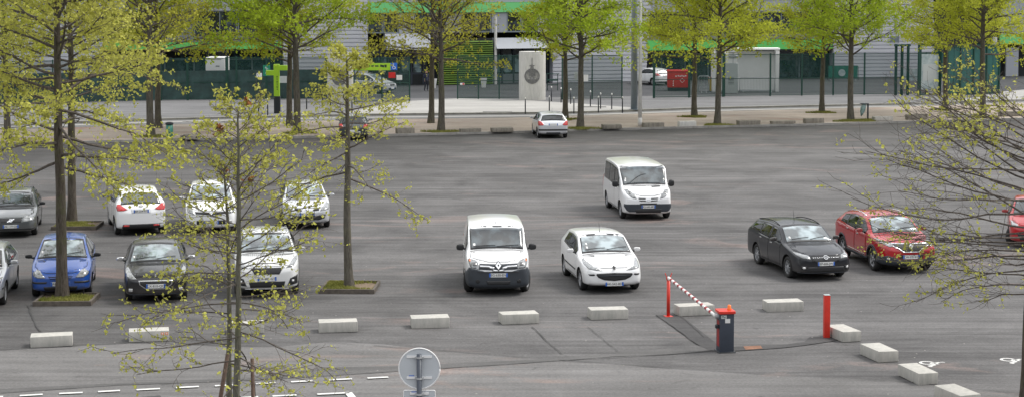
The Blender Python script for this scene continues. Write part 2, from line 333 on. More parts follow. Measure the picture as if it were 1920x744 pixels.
M['twig'] = bark_mat('twig_bark', (.06, .05, .045), (.17, .15, .13))
M['leaf_a'] = leaf_mat('leaf_green_yellow', (.38, .42, .04), (.60, .64, .09), .5)
M['leaf_b'] = leaf_mat('leaf_fresh_green', (.30, .40, .03), (.50, .62, .07), .5)
M['leaf_c'] = leaf_mat('leaf_yellow', (.37, .375, .065), (.58, .575, .15))
M['leaf_d'] = leaf_mat('leaf_olive', (.35, .35, .045), (.55, .54, .09), .5)
M['leaf_dead'] = leaf_mat('leaf_dead', (.15, .06, .025), (.27, .12, .05), .2)
M['grass'] = leaf_mat('grass_blades', (.15, .17, .04), (.30, .29, .09), .2)
# vehicles
M['p_white'] = paint('paint_white', (.82, .83, .84)); M['p_white2'] = paint('paint_pearl', (.72, .73, .73))
M['p_silver'] = paint('paint_silver', (.50, .52, .54), .55, .3); M['p_silver2'] = paint('paint_silver_light', (.62, .64, .67), .35, .3)
M['p_blue'] = paint('paint_blue', (.008, .075, .36), .1, .3); M['p_black'] = paint('paint_black', (.006, .0065, .009), 0.0, .35, .7)
M['p_navy'] = paint('paint_dark_slate', (.005, .007, .012), 0.0, .35, .55); M['p_red'] = paint('paint_red', (.38, .004, .010), 0.0, .35, .9)
M['p_grey'] = paint('paint_grey', (.10, .11, .115), .5, .3); M['p_dkgreen'] = paint('paint_dark_grey', (.045, .055, .06), .3, .3)
M['glass'] = glass_mat('car_glass', (.03, .04, .045), 2.0); M['glass_side'] = glass_mat('car_side_glass', (.012, .015, .016), 1.6)
M['glass_white'] = glass_mat('car_glass_sky_tint', (.13, .16, .17), 2.3)  # pale base colour stands in for bright sky reflected in the windscreens
M['trim'] = pmat('black_trim', (.018, .019, .021), .5); M['trim_grey'] = pmat('grey_trim', (.035, .042, .052), .5, var=.1)
M['rubber'] = pmat('tyre', (.018, .018, .018), .85, var=.2, bump=.3); M['under'] = pmat('underbody', (.01, .01, .01), .9)
M['rim'] = pmat('alloy', (.42, .43, .45), .35, metal=.5); M['chrome'] = pmat('chrome', (.75, .76, .78), .12, metal=.9)
M['lamp'] = pmat('headlamp', (.26, .27, .275), .10, metal=.25, coat=1.0, var=.5, vscale=11); M['lamp_in'] = pmat('lamp_inner', (.12, .12, .12), .2, metal=.5, coat=1)
M['tail'] = pmat('tail_lamp', (.48, .012, .012), .12, coat=1.0, var=.3, vscale=12); M['amber'] = pmat('amber_lamp', (.8, .2, .03), .2, coat=1)
M['plate'] = pmat('plate_white', (.72, .73, .72), .45); M['plate_blue'] = pmat('plate_blue', (.02, .12, .50), .45); M['plate_ink'] = pmat('plate_ink', (.02, .02, .02), .5)
M['fog'] = pmat('fog_lamp', (.6, .6, .6), .15, metal=.4, coat=1)
# ------------------------------------------------------------------ ground
def sheet(name, pts, z, mat, sub=0):
    """flat ground sheet from surveyed points (x, y metres)"""
    tri = [(p[0], p[1]) for p in pts]
    me = mesh_obj(name, [(x, y, z) for x, y in tri], [tuple(range(len(tri)))], mat)
    bm = bmesh.new(); bm.from_mesh(me.data); bmesh.ops.triangulate(bm, faces=bm.faces)
    bmesh.ops.recalc_face_normals(bm, faces=bm.faces)
    for f in bm.faces:
        if f.normal.z < 0: f.normal_flip()
    bm.to_mesh(me.data); bm.free()
    tag(me, kind='structure'); return me
def gp(*pts): return [G(x, y).xy for x, y in pts]

mesh_obj('ground', [(-700, -200, 0), (700, -200, 0), (700, 1500, 0), (-700, 1500, 0)], [(0, 1, 2, 3)], M['asphalt'])['kind'] = 'structure'

# lines across the picture, as ground polylines (left to right)
KERB_NEAR = [(-330, 280), (0, 273), (300, 265.5), (620, 258.5), (750, 255.5), (960, 250.5), (1100, 246), (1300, 241), (1500, 236.5), (1700, 231), (1920, 225), (2250, 216)]
STRIP_FAR = [(-330, 256), (0, 247), (300, 237.5), (620, 229.5), (750, 227), (960, 224), (1100, 220), (1300, 213.5), (1500, 208.5), (1700, 203), (1920, 196), (2250, 187)]
KERB_FAR = [(-330, 247), (0, 237), (300, 226.5), (520, 221), (620, 219), (750, 217), (960, 215), (1100, 213), (1170, 210.5), (1300, 206), (1500, 201.5), (1700, 197), (1920, 190), (2250, 181)]
FENCE = [(-330, 205), (0, 199), (300, 192), (620, 189), (960, 186.5), (1230, 183), (1440, 180), (1700, 177.5), (1920, 175), (2250, 172)]
BACK = [(-330, 178), (0, 172), (620, 166), (960, 160), (1230, 155), (1560, 150), (1750, 148), (1920, 146), (2250, 143)]
def lerp_line(line, x):
    for (x0, y0), (x1, y1) in zip(line, line[1:]):
        if x0 <= x <= x1: return y0 + (y1 - y0) * (x - x0) / (x1 - x0)
    return line[0][1] if x < line[0][0] else line[-1][1]
def on(line, x): return G(x, lerp_line(line, x))

def raised(name, near, far, z, mat):
    sheet(name, gp(*near, *reversed(far)), z, mat)
def kerb_run(name, line, z0, z1, w, mat):
    mb = MB(); P = [G(x, y) for x, y in line]
    for i in range(len(P) - 1):
        a, b = P[i], P[i + 1]; n = max(1, int((b - a).length // 1.0)); d = (b - a).normalized(); nn = Vector((-d.y, d.x, 0))
        for k in range(n):
            p = a + (b - a) * (k / n); q = a + (b - a) * ((k + .985) / n); j = random.uniform(-.004, .006)
            c = (p + q) / 2 + nn * (w / 2); mb.box((c.x, c.y, (z0 + z1) / 2 + j), ((q - p).length, w, z1 - z0), math.atan2(d.y, d.x))
    o = mb.build(name, mat); tag(o, kind='structure'); return o

raised('yard_ground', FENCE, BACK, .118, M['yard'])
raised('pavement', KERB_FAR, FENCE, .12, M['street'])
raised('street', STRIP_FAR, KERB_FAR, .012, M['street'])
raised('tree_strip', KERB_NEAR, STRIP_FAR, .10, M['sand'])
kerb_run('tree_strip_kerb', KERB_NEAR, 0, .13, .15, M['kerb'])
kerb_run('tree_strip_far_kerb', STRIP_FAR, 0, .115, .12, M['kerb'])
kerb_run('pavement_kerb', KERB_FAR, 0, .14, .30, M['kerb'])
# strip of ground beneath the facade
bl = [G(x, y) for x, y in BACK]
sheet('building_plot', [(p.x, p.y) for p in bl] + [(p.x * 1.3, p.y + 60) for p in reversed(bl)], .114, M['yard'])
# pale plaza in front of the gates
sheet('plaza', gp((640, 216.5), (700, 204), (770, 193), (860, 188), (960, 190), (1075, 197), (1180, 205), (1195, 209.6), (1100, 212.5), (960, 214.5), (750, 216.5)), .126, M['plaza'])
sheet('forecourt_paving', gp((1775, 194), (1830, 186), (1850, 178), (1925, 171), (2250, 168), (2250, 180), (1920, 189.5)), .126, M['plaza'])
# white edge line of the street
mb = MB()
for a, b in zip(KERB_FAR, KERB_FAR[1:]):
    p, q = G(a[0], a[1] + 3.2), G(b[0], b[1] + 3.2); d = (q - p).normalized(); n = Vector((-d.y, d.x, 0)) * .35
    mb.add([p - n + Vector((0, 0, .017)), q - n + Vector((0, 0, .017)), q + n + Vector((0, 0, .017)), p + n + Vector((0, 0, .017))], [(0, 1, 2, 3)])
tag(mb.build('street_edge_line', M['plaza']), kind='structure')

# foreground access road, lighter and coarser
sheet('access_road', gp((-250, 664), (0, 656.5), (135, 649), (240, 644), (330, 645), (420, 650), (520, 650), (620, 640), (720, 645), (840, 659), (990, 671), (1050, 675), (1260, 691), (1450, 704), (1600, 709), (1760, 722), (1920, 741), (2300, 790), (2300, 1500), (-250, 1500)), .004, M['asphalt_road'])
sheet('road_band', gp((-250, 744), (0, 729), (200, 719), (475, 707), (612, 689), (747, 685), (900, 679), (1050, 671), (1160, 662), (1262, 652), (1340, 647), (1340, 658), (1262, 664), (1150, 668), (1050, 676.5), (840, 690), (747, 696), (612, 705), (475, 713), (225, 722), (0, 737), (-250, 752)), .008, M['asphalt_band'])
sheet('trench_patch', gp((1230, 590), (1275, 590), (1345, 645), (1372, 652), (1372, 660), (1330, 657), (1308, 646)), .012, M['asphalt_patch'])
sheet('trench_strip', gp((1345, 652), (1380, 650), (1430, 648), (1475, 646), (1508, 641), (1518, 632), (1560, 629), (1582, 636), (1560, 640), (1505, 648), (1470, 652), (1430, 655), (1345, 660)), .016, M['asphalt_patch'])
tag(sheet('rusty_trench_cover', gp((1394, 650), (1426, 648.5), (1430, 654), (1398, 656.5)), .020, M['rust']), kind='structure')
def crack(pts, w, name='asphalt_joint'):
    mb = MB(); P = []
    for (a, b) in zip(pts, pts[1:]):
        A, B = G(*a), G(*b); n = max(2, int((B - A).length / .35))
        for k in range(n): P.append(A.lerp(B, k / n) + Vector((random.uniform(-.02, .02), random.uniform(-.02, .02), 0)))
    P.append(G(*pts[-1])); vs = []; fs = []
    for i, p in enumerate(P):
        d = (P[min(i + 1, len(P) - 1)] - P[max(i - 1, 0)]).normalized(); n = Vector((-d.y, d.x, 0)) * w * random.uniform(.15, .4)
        vs += [p - n + Vector((0, 0, .0235)), p + n + Vector((0, 0, .0235))]
        if i: fs.append((2 * i - 2, 2 * i, 2 * i + 1, 2 * i - 1))
    return tag(mesh_obj(name, vs, fs, M['crack']), kind='structure')
crack([(998, 613), (1025, 640), (1053, 664)], .045); crack([(1102, 613), (1158, 659)], .03)
crack([(800, 694), (840, 690), (950, 683), (1050, 676), (1150, 682), (1260, 691)], .05)
crack([(1050, 676), (1260, 664), (1335, 657)], .05); crack([(700, 648), (840, 659), (990, 671)], .04)
crack([(0, 656.5), (135, 649), (240, 643)], .05); crack([(52, 572), (62, 600), (76, 622)], .06)
crack([(1230, 590), (1308, 646)], .05); crack([(1275, 592), (1320, 632)], .03)
crack([(1540, 709), (1700, 716), (1920, 740)], .04); crack([(600, 640), (700, 651)], .03)
crack([(0, 737), (225, 722), (475, 713), (612, 705), (747, 696)], .035)
crack([(1560, 626), (1700, 634), (1800, 630), (1912, 622)], .02)
# road markings
def dash(x0, y0, x1, y1, w=.12, name='lane_dash', z=.028):
    A, B = G(x0, y0), G(x1, y1); d = (B - A).normalized(); n = Vector((-d.y, d.x, 0)) * w / 2; Z = Vector((0, 0, z))
    mb = MB(); mb.add([A - n + Z, B - n + Z, B + n + Z, A + n + Z], [(0, 1, 2, 3)]); return mb
mb = MB()
for x0, y0, x1, y1 in [(-36, 746.5, 6, 744.5), (37, 743, 80, 740.5), (111, 739, 155, 737), (184, 735.5, 225, 733.2), (256, 732, 300, 729.7), (330, 728, 373, 725.7), (403, 724.5, 445, 722.2), (480, 720.5, 517, 718.4), (546, 717, 586, 714.8), (616, 713.6, 660, 711.2), (689, 710, 728, 708), (511, 743.8, 556, 741.6), (443, 747.5, 484, 745), (595, 740.2, 655, 737.4), (370, 751, 412, 749)]:
    d = dash(x0, y0, x1, y1); mb.add(d.v, d.f)
d = dash(653, 737, 662, 748, .16); mb.add(d.v, d.f)
tag(mb.build('road_markings', M['line']), kind='structure')
# painted wheelchair symbols on the bays
def wheelchair(px, py, sc, rz):
    c = G(px, py); mb = MB(); Rz = Matrix.Rotation(rz, 3, 'Z')
    def ribbon(pts, w):
        P = [Rz @ Vector((x * sc, y * sc, 0)) + c + Vector((0, 0, .006)) for x, y in pts]
        for a, b in zip(P, P[1:]):
            d = (b - a).normalized(); n = Vector((-d.y, d.x, 0)) * w * .33; mb.add([a - n, b - n, b + n, a + n], [(0, 1, 2, 3)])
    ribbon([(math.cos(a) * .42 - .2, math.sin(a) * .42) for a in np.linspace(R(70), R(370), 22)], .11)
    ribbon([(-.1, .85), (-.05, .2), (.45, .2), (.7, -.35), (.95, -.25)], .13); ribbon([(-.1, .5), (.35, .5)], .1)
    ribbon([(math.cos(a) * .06 - .1, math.sin(a) * .06 + 1.05) for a in np.linspace(0, 2 * PI, 9)], .12)
    tag(mb.build('wheelchair_marking', M['line']), kind='structure')
wheelchair(1741, 681, .36, R(-75)); wheelchair(1893, 675, .36, R(-75))
# sunken iron cover
tag(mesh_obj('manhole_cover', [G(265, 744) + Vector((0, 0, .012)), G(300, 741) + Vector((0, 0, .012)), G(303, 746) + Vector((0, 0, .012)), G(268, 749) + Vector((0, 0, .012))], [(0, 1, 2, 3)], M['asphalt_patch']), kind='structure')
for i, (x, y, w) in enumerate([(933, 214, .5), (1110, 204.5, .45)]):
    p = G(x, y); mbx = MB(); mbx.box((p.x, p.y, .132), (2.0, .7, .008)); tag(mbx.build('drain_cover', M['asphalt_patch']), kind='structure')
# ------------------------------------------------------------------ trees
class TreeGen:
    def __init__(s, seed): s.r = np.random.RandomState(seed); s.tv = []; s.tf = []; s.lp = []; s.n = 0
    def tube(s, P, r0, r1, n=4):
        P = np.asarray(P); m = len(P); T = np.gradient(P, axis=0); T /= (np.linalg.norm(T, axis=1)[:, None] + 1e-9)
        ref = np.array([0, 0, 1.0]) if abs(T[0, 2]) < .8 else np.array([1.0, 0, 0])
        X = np.cross(T, ref); X /= (np.linalg.norm(X, axis=1)[:, None] + 1e-9); Y = np.cross(X, T)
        rr = np.linspace(r0, r1, m)[:, None]; base = s.n
        for k in range(n):
            pass
        ring = []
        for i in range(m):
            for k in range(n):
                a = 2 * PI * k / n; ring.append(P[i] + (X[i] * math.cos(a) + Y[i] * math.sin(a)) * rr[i])
        s.tv += ring; s.n += m * n
        for i in range(m - 1):
            for k in range(n):
                s.tf.append((base + i * n + k, base + i * n + (k + 1) % n, base + (i + 1) * n + (k + 1) % n, base + (i + 1) * n + k))
    def path(s, p, d, L, n, wob, lift):
        pts = [np.array(p, float)]; d = np.array(d, float); d /= np.linalg.norm(d)
        for i in range(n):
            d = d + s.r.normal(0, wob, 3) + np.array([0, 0, lift]); d /= np.linalg.norm(d)
            pts.append(pts[-1] + d * L / n)
        return np.array(pts)

def make_tree(name, h, tr, z0, Rc, nl, seed, leaf, bark, leafsize=.07, lpt=5, elev=(-8, 55), nsub=8, ntw=4, limb_r=.035,
              trunk_n=10, bend=.02, lean=(0, 0), env_pow=.75, leaf_skip=0.0, dead=0, spread=.05, low_len=.8, wob=.10, ramp=.22, az=None, twig_mat=None, tip_leaf=0):
    g = TreeGen(seed); r = g.r
    tz = np.linspace(0, h, 16); bx = np.cumsum(r.normal(0, bend, 16)) * .6; by = np.cumsum(r.normal(0, bend, 16)) * .6
    bx = bx - bx[0] + lean[0] * tz / h; by = by - by[0] + lean[1] * tz / h
    TP = np.stack([bx, by, tz], 1)
    def at(z): return np.array([np.interp(z, tz, bx), np.interp(z, tz, by), z])
    def rad(z): return tr * (1 - z / h) ** .7 + .012
    root = empty(name)
    mb = MB(); rs = [rad(z) * (1 + .28 * math.exp(-z / .25)) for z in tz]; rs[0] = rad(0) * 1.3
    P2 = [Vector(TP[0]) - Vector((0, 0, .15)), Vector(TP[0]) + Vector((0, 0, .08))] + [Vector(p) for p in TP[1:]]
    mb.tube(P2, [rs[0] * 1.1, rs[0]] + [max(.01, q) for q in rs[1:]], trunk_n)
    mb.build('trunk', bark, root, smooth=True)
    clusters = []
    for i in range(nl):
        t = ((i + r.uniform(-.3, .3)) / nl); t = min(max(t, 0), .985); z = z0 + (h - z0) * t ** (.92 if h > 7 else .8)
        azi = i * 2.399963 + r.normal(0, .35) if az is None else az(i, r)
        env = (low_len + (1 - low_len) * min(1, t / ramp)) * (1 - t) ** env_pow + .10
        Lb = Rc * env * r.uniform(.78, 1.12); el = R(elev[0] + (elev[1] - elev[0]) * t ** .85 + r.normal(0, 7))
        d = (math.cos(azi) * math.cos(el), math.sin(azi) * math.cos(el), math.sin(el))
        p0 = at(z); P = g.path(p0, d, Lb * (1 if wob < .12 else r.uniform(.75, 1.12)), 8, wob, .012 if t > .2 else -.012)
        r0 = min(rad(z) * .5, limb_r * (.45 + .55 * env)); g.tube(P, r0, .006, 5)
        for j in range(nsub):
            u = .22 + .78 * (j + r.uniform(0, .8)) / nsub; u = min(u, .98)
            k = u * 8; ki = int(k); b = P[ki] + (P[min(ki + 1, 8)] - P[ki]) * (k - ki)
            dd = P[min(ki + 1, 8)] - P[max(ki - 1, 0)]; dd /= np.linalg.norm(dd)
            side = np.cross(dd, [0, 0, 1.0]); side /= (np.linalg.norm(side) + 1e-6); sg = 1 if j % 2 else -1
            sd = dd * .75 + side * sg * r.uniform(.5, 1.0) + np.array([0, 0, r.normal(.05, .22)])
            Ls = Lb * (.42 - .25 * u) * r.uniform(.7, 1.25) + .12
            Q = g.path(b, sd, Ls, 4, .14, 0.0); g.tube(Q, max(.005, r0 * .35 * (1 - .4 * u)), .004, 3)
            for q in range(ntw):
                v = (q + 1) / ntw; kk = v * 4; kj = min(int(kk), 3); c = Q[kj] + (Q[kj + 1] - Q[kj]) * (kk - kj)
                td = (Q[min(kj + 1, 4)] - Q[kj]); td = td / (np.linalg.norm(td) + 1e-6) + r.normal(0, .75, 3) * np.array([1, 1, .6])
                Tt = g.path(c, td, Ls * .35 * r.uniform(.6, 1.3) + .06, 2, .2, .03); g.tube(Tt, .0045, .0025, 3)
                if r.rand() > leaf_skip:
                    for w in range(lpt): clusters.append(Tt[0] + (Tt[2] - Tt[0]) * r.uniform(.1, 1.1))
        if tip_leaf:
            for _ in range(tip_leaf): clusters.append(P[-1] + r.normal(0, .05, 3))
    tv = np.array(g.tv)
    mesh_obj('branches', tv.tolist(), g.tf, twig_mat or M['twig'], root)
    C = np.array(clusters); nC = len(C); C = C + r.normal(0, spread, C.shape)
    A = r.normal(0, 1, (nC, 3)); A /= np.linalg.norm(A, axis=1)[:, None]
    B = np.cross(A, r.normal(0, 1, (nC, 3))); B /= np.linalg.norm(B, axis=1)[:, None]
    s = leafsize * r.uniform(.55, 1.25, (nC, 1)); a = A * s * .75; b = B * s * .5
    V = np.stack([C - a, C + b - a * .1, C + a, C - b - a * .1], 1).reshape(-1, 3)
    F = [(4 * i, 4 * i + 1, 4 * i + 2, 4 * i + 3) for i in range(nC)]
    mesh_obj('crown', V.tolist(), F, leaf, root)
    if dead:
        dv = []; df = []
        for k in range(dead):
            c0 = C[r.randint(nC)]; m = r.randint(8, 26)
            for _ in range(m):
                c = c0 + r.normal(0, .055, 3) * np.array([1, 1, 1.2]); a = r.normal(0, 1, 3); a *= .06 / np.linalg.norm(a); b = r.normal(0, 1, 3); b *= .045 / np.linalg.norm(b)
                n = len(dv); dv += [tuple(c - a), tuple(c + b), tuple(c + a), tuple(c - b)]; df.append((n, n + 1, n + 2, n + 3))
        mesh_obj('dry_leaves', dv, df, M['leaf_dead'], root)
    return root

def copy_thing(src, loc, rz, sc=1.0):
    o = src.copy(); COL.objects.link(o); o.location = loc; o.rotation_euler = (0, 0, rz); o.scale = (sc, sc, sc)
    for ch in list(src.children):
        c = ch.copy(); COL.objects.link(c); c.parent = o
        for g2 in list(ch.children):
            k = g2.copy(); COL.objects.link(k); k.parent = c
    return o

TKW = dict(h=12.5, tr=.185, z0=4.1, Rc=4.8, nl=56, leafsize=.115, lpt=10, elev=(14, 66), nsub=12, ntw=4, limb_r=.06, spread=.12, bend=.035, low_len=.95, env_pow=.5, wob=.15)
protos = [make_tree('oak_tree', seed=11, leaf=M['leaf_a'], bark=M['bark_mid'], **TKW),
          make_tree('oak_tree', seed=12, leaf=M['leaf_b'], bark=M['bark_mid'], **TKW),
          make_tree('oak_tree', seed=13, leaf=M['leaf_d'], bark=M['bark_mid'], **{**TKW, 'leaf_skip': .35, 'lpt': 6}),
          make_tree('oak_tree', seed=14, leaf=M['leaf_a'], bark=M['bark_mid'], **{**TKW, 'leaf_skip': .15})]
strip = [ # px, py, proto, rot, scale, label
 (14, 262, 3, .3, 1.0, 'strip oak at the far left edge of the photo, mostly hidden by nearer leaves'),
 (283, 256, 2, 1.2, 1.08, 'brownish oak with thick dark trunk just left of the green litter bin, front row'),
 (297, 240, 0, 2.4, 1.0, 'oak right behind the thick brownish oak beside the green litter bin'),
 (557, 249, 1, .9, 1.08, 'large green oak right of the lime green signpost, front row of the strip'),
 (543, 236, 3, 3.0, .95, 'oak behind the large green oak by the lime signpost, back row of the strip'),
 (827, 247, 2, 4.1, 1.0, 'sparse olive oak, front one of the close pair before the green louvred wall'),
 (808, 231, 2, 5.5, .95, 'sparse oak just left of and behind its pair before the green louvred wall'),
 (1088, 240, 1, 2.2, 1.0, 'bright green oak right beside the silver hatchback parked at the far kerb'),
 (1060, 224, 3, .4, .92, 'oak in the back row just behind the silver hatchback at the far kerb'),
 (1345, 234, 0, 3.7, 1.0, 'yellow green oak in front of the white open shelter, front row'),
 (1302, 219, 0, 1.9, .95, 'oak in the back row between the red container and the white shelter'),
 (1595, 226, 1, 5.1, 1.0, 'green oak just left of the torn litter bag post, front row of the strip'),
 (1541, 211, 3, 2.9, .92, 'slim oak with a forked low limb, back row, left of the litter bag post'),
 (1843, 220, 0, .1, 1.0, 'oak rightmost in the strip, trunk in front of the teal sliding gate'),
 (1772, 206, 3, 4.4, .95, 'oak in the back row by the green turnstile gate with a pale door'),
]
used = set()
for px, py, k, rz, sc, lab in strip:
    p = G(px, py, .1)
    if k in used: o = copy_thing(protos[k], p, rz, sc)
    else: o = protos[k]; o.location = p; o.rotation_euler = (0, 0, rz); o.scale = (sc, sc, sc); used.add(k)
    tag(o, lab, 'tree', 'oaks along the sandy strip')
# car park trees
p = G(117, 562); t = make_tree('oak_tree', h=11.5, tr=.15, z0=3.7, Rc=3.3, nl=58, seed=31, leaf=M['leaf_c'], bark=M['bark'], leafsize=.08, lpt=9, elev=(-12, 50), nsub=9, ntw=4, limb_r=.045, spread=.06, low_len=.9, env_pow=.55, bend=.02)
t.location = p; t.rotation_euler = (0, 0, 1.0); tag(t, 'tall yellow green oak growing from the square bed in front of the blue car', 'tree', 'oaks planted in the car park')
p = G(135, 418); t = make_tree('oak_tree', h=11, tr=.15, z0=4.1, Rc=3.6, nl=52, seed=32, leaf=M['leaf_c'], bark=M['bark'], leafsize=.085, lpt=9, elev=(-5, 52), nsub=8, ntw=4, limb_r=.045, spread=.06, low_len=.85, env_pow=.6)
t.location = p; tag(t, 'oak growing from the bed between the grey saloon and the white hatchback seen from behind', 'tree', 'oaks planted in the car park')
p = G(655, 542); t = make_tree('oak_tree', h=6.75, tr=.115, z0=3.15, Rc=2.4, nl=28, seed=33, leaf=M['leaf_c'], bark=M['bark_mid'], leafsize=.068, lpt=7, elev=(-14, 32), nsub=7, ntw=4, limb_r=.028, spread=.05, low_len=1.0, env_pow=1.0, bend=.02, leaf_skip=.25)
t.location = p; t.rotation_euler = (0, 0, .4); tag(t, 'slender oak with layered branches standing in the bed right of the white crossover', 'tree', 'oaks planted in the car park')
p = G(449, 872); t = make_tree('oak_sapling', h=6.5, tr=.062, z0=1.3, Rc=2.15, nl=46, seed=41, leaf=M['leaf_c'], bark=M['bark_young'], leafsize=.05, lpt=6, elev=(-14, 40), nsub=8, ntw=3, limb_r=.015, spread=.03, low_len=.95, env_pow=.6, bend=.022, leaf_skip=.28, dead=2)
t.location = p; t.rotation_euler = (0, 0, 2.0); tag(t, 'nearer young oak, right trunk of the staked pair, branches crossing the white cars', 'tree', 'staked young oaks in the foreground')
p = G(429, 850); t = make_tree('oak_sapling', h=5.4, tr=.05, z0=1.7, Rc=1.4, nl=22, seed=42, leaf=M['leaf_c'], bark=M['bark_young'], leafsize=.045, lpt=5, elev=(-5, 50), nsub=6, ntw=3, limb_r=.016, spread=.03, env_pow=.6, bend=.02, leaf_skip=.3, dead=2)
t.location = p; tag(t, 'farther and thinner young oak, left trunk of the staked pair', 'tree', 'staked young oaks in the foreground')
def azl(i, r): return PI + r.normal(0, .55) if i % 3 else i * 2.4
p = G(1929, 768); t = make_tree('oak_tree', h=6.1, tr=.16, z0=2.2, Rc=4.7, nl=44, seed=52, leaf=M['leaf_c'], bark=M['bark'], leafsize=.05, lpt=7, elev=(-9, 24), nsub=10, ntw=4, limb_r=.026, spread=.03, low_len=.25, ramp=.42, env_pow=.45, az=azl, leaf_skip=.66)
t.location = p; tag(t, 'bare branched oak at the right edge of the photo reaching over the red crossover', 'tree')
# stakes of the saplings
def stake(p, q, r, lab):
    mb = MB(); p = Vector(p); q = Vector(q); mb.tube([p, p.lerp(q, .5) + Vector((.01, 0, 0)), q], [r * 1.1, r, r * .95], 8); o = mb.build('tree_stake', M['stake'], smooth=True)
    tag(o, lab, 'stake', 'wooden stakes of the young oaks')
b = G(475, 868); stake(b, b + Vector((0, 0, 1.93)), .035, 'upright brown wooden stake right of the young oaks')
b = G(402, 862); e = G(436, 655, 0); 
stake(b + Vector((-.1, 0, 0)), Vector((G(438, 845).x, b.y + .1, 1.95)), .04, 'leaning brown wooden stake propped against the left young oak')
# planting beds: timber frame, soil, grass tufts
def grass_blades(P, n, r, hmin, hmax):
    V = []; F = []
    for _ in range(n):
        x, y, z = P(r); a = r.uniform(0, 2 * PI); w = r.uniform(.012, .022); hh = r.uniform(hmin, hmax); lx, ly = r.normal(0, .03), r.normal(0, .03)
        k = len(V); V += [(x - w * math.cos(a), y - w * math.sin(a), z), (x + w * math.cos(a), y + w * math.sin(a), z), (x + lx, y + ly, z + hh)]; F.append((k, k + 1, k + 2))
    return V, F
def bed(px0, px1, py, dep, rz, lab, seed):
    a, b = G(px0, py), G(px1, py); w = (b - a).length; c = (a + b) / 2 + Vector((0, dep / 2, 0))
    root = empty('planting_bed', c, rz, lab, 'planting bed', 'timber edged tree beds')
    mb = MB(); t = .07
    mb.box((0, -dep / 2, .05), (w, t, .16)); mb.box((0, dep / 2, .05), (w, t, .16)); mb.box((-w / 2 + t / 2, 0, .048), (t, dep - t, .155)); mb.box((w / 2 - t / 2, 0, .048), (t, dep - t, .155))
    mb.build('timber_frame', M['timber_edge'], root)
    mesh_obj('soil', [(-w / 2 + t, -dep / 2 + t, .085), (w / 2 - t, -dep / 2 + t, .085), (w / 2 - t, dep / 2 - t, .085), (-w / 2 + t, dep / 2 - t, .085)], [(0, 1, 2, 3)], M['soil'], root)
    r = np.random.RandomState(seed)
    def P(r):
        while 1:
            x, y = r.uniform(-w / 2 + .08, w / 2 - .08), r.uniform(-dep / 2 + .08, dep / 2 - .08)
            if math.sin(x * 3.1 + seed) + math.cos(y * 4 + seed) + r.normal(0, .5) > .1: return x, y, .085
    V, F = grass_blades(P, 3000, r, .03, .09); g = mesh_obj('grass', V, F, M['grass'], root); g['kind'] = 'stuff'
bed(60, 168, 573, 1.35, R(3), 'square timber edged grass bed around the oak before the blue car', 1)
bed(94, 178, 431, 1.5, R(3), 'timber edged bed round the oak behind the blue car', 2)
bed(600, 704, 550, 1.5, R(-2), 'timber edged bed round the slender oak right of the white crossover', 3)
# grass round the strip trees
def tuft(px, py, rx, ry, n, seed):
    c = G(px, py, .1); r = np.random.RandomState(seed)
    def P(r):
        a = r.uniform(0, 2 * PI); q = math.sqrt(r.uniform(0, 1)) * (.75 + .25 * math.sin(a * 3 + seed)); return (q * math.cos(a) * rx, q * math.sin(a) * ry, 0)
    V, F = grass_blades(P, n, r, .05, .16); o = mesh_obj('grass', V, F, M['grass']); o.location = c; o['kind'] = 'stuff'; tag(o, 'short grass round the foot of the oaks', 'grass')
for i, (x, y, w) in enumerate([(827, 248, 1.5), (1093, 242, 1.5), (1345, 235.5, 1.3), (1597, 228, 1.6), (1541, 212, 1.3), (1302, 220, 1.3), (1060, 225, 1.0), (1772, 207, 1.3), (1843, 221, 1.2), (560, 250, 1.3), (285, 257, 1.2), (1625, 227, .8)]):
    tuft(x, y, w * .9, .75, 1500, i)
# ------------------------------------------------------------------ vehicles
def arr_interp(xs, ys, x): return float(np.interp(x, xs, ys))

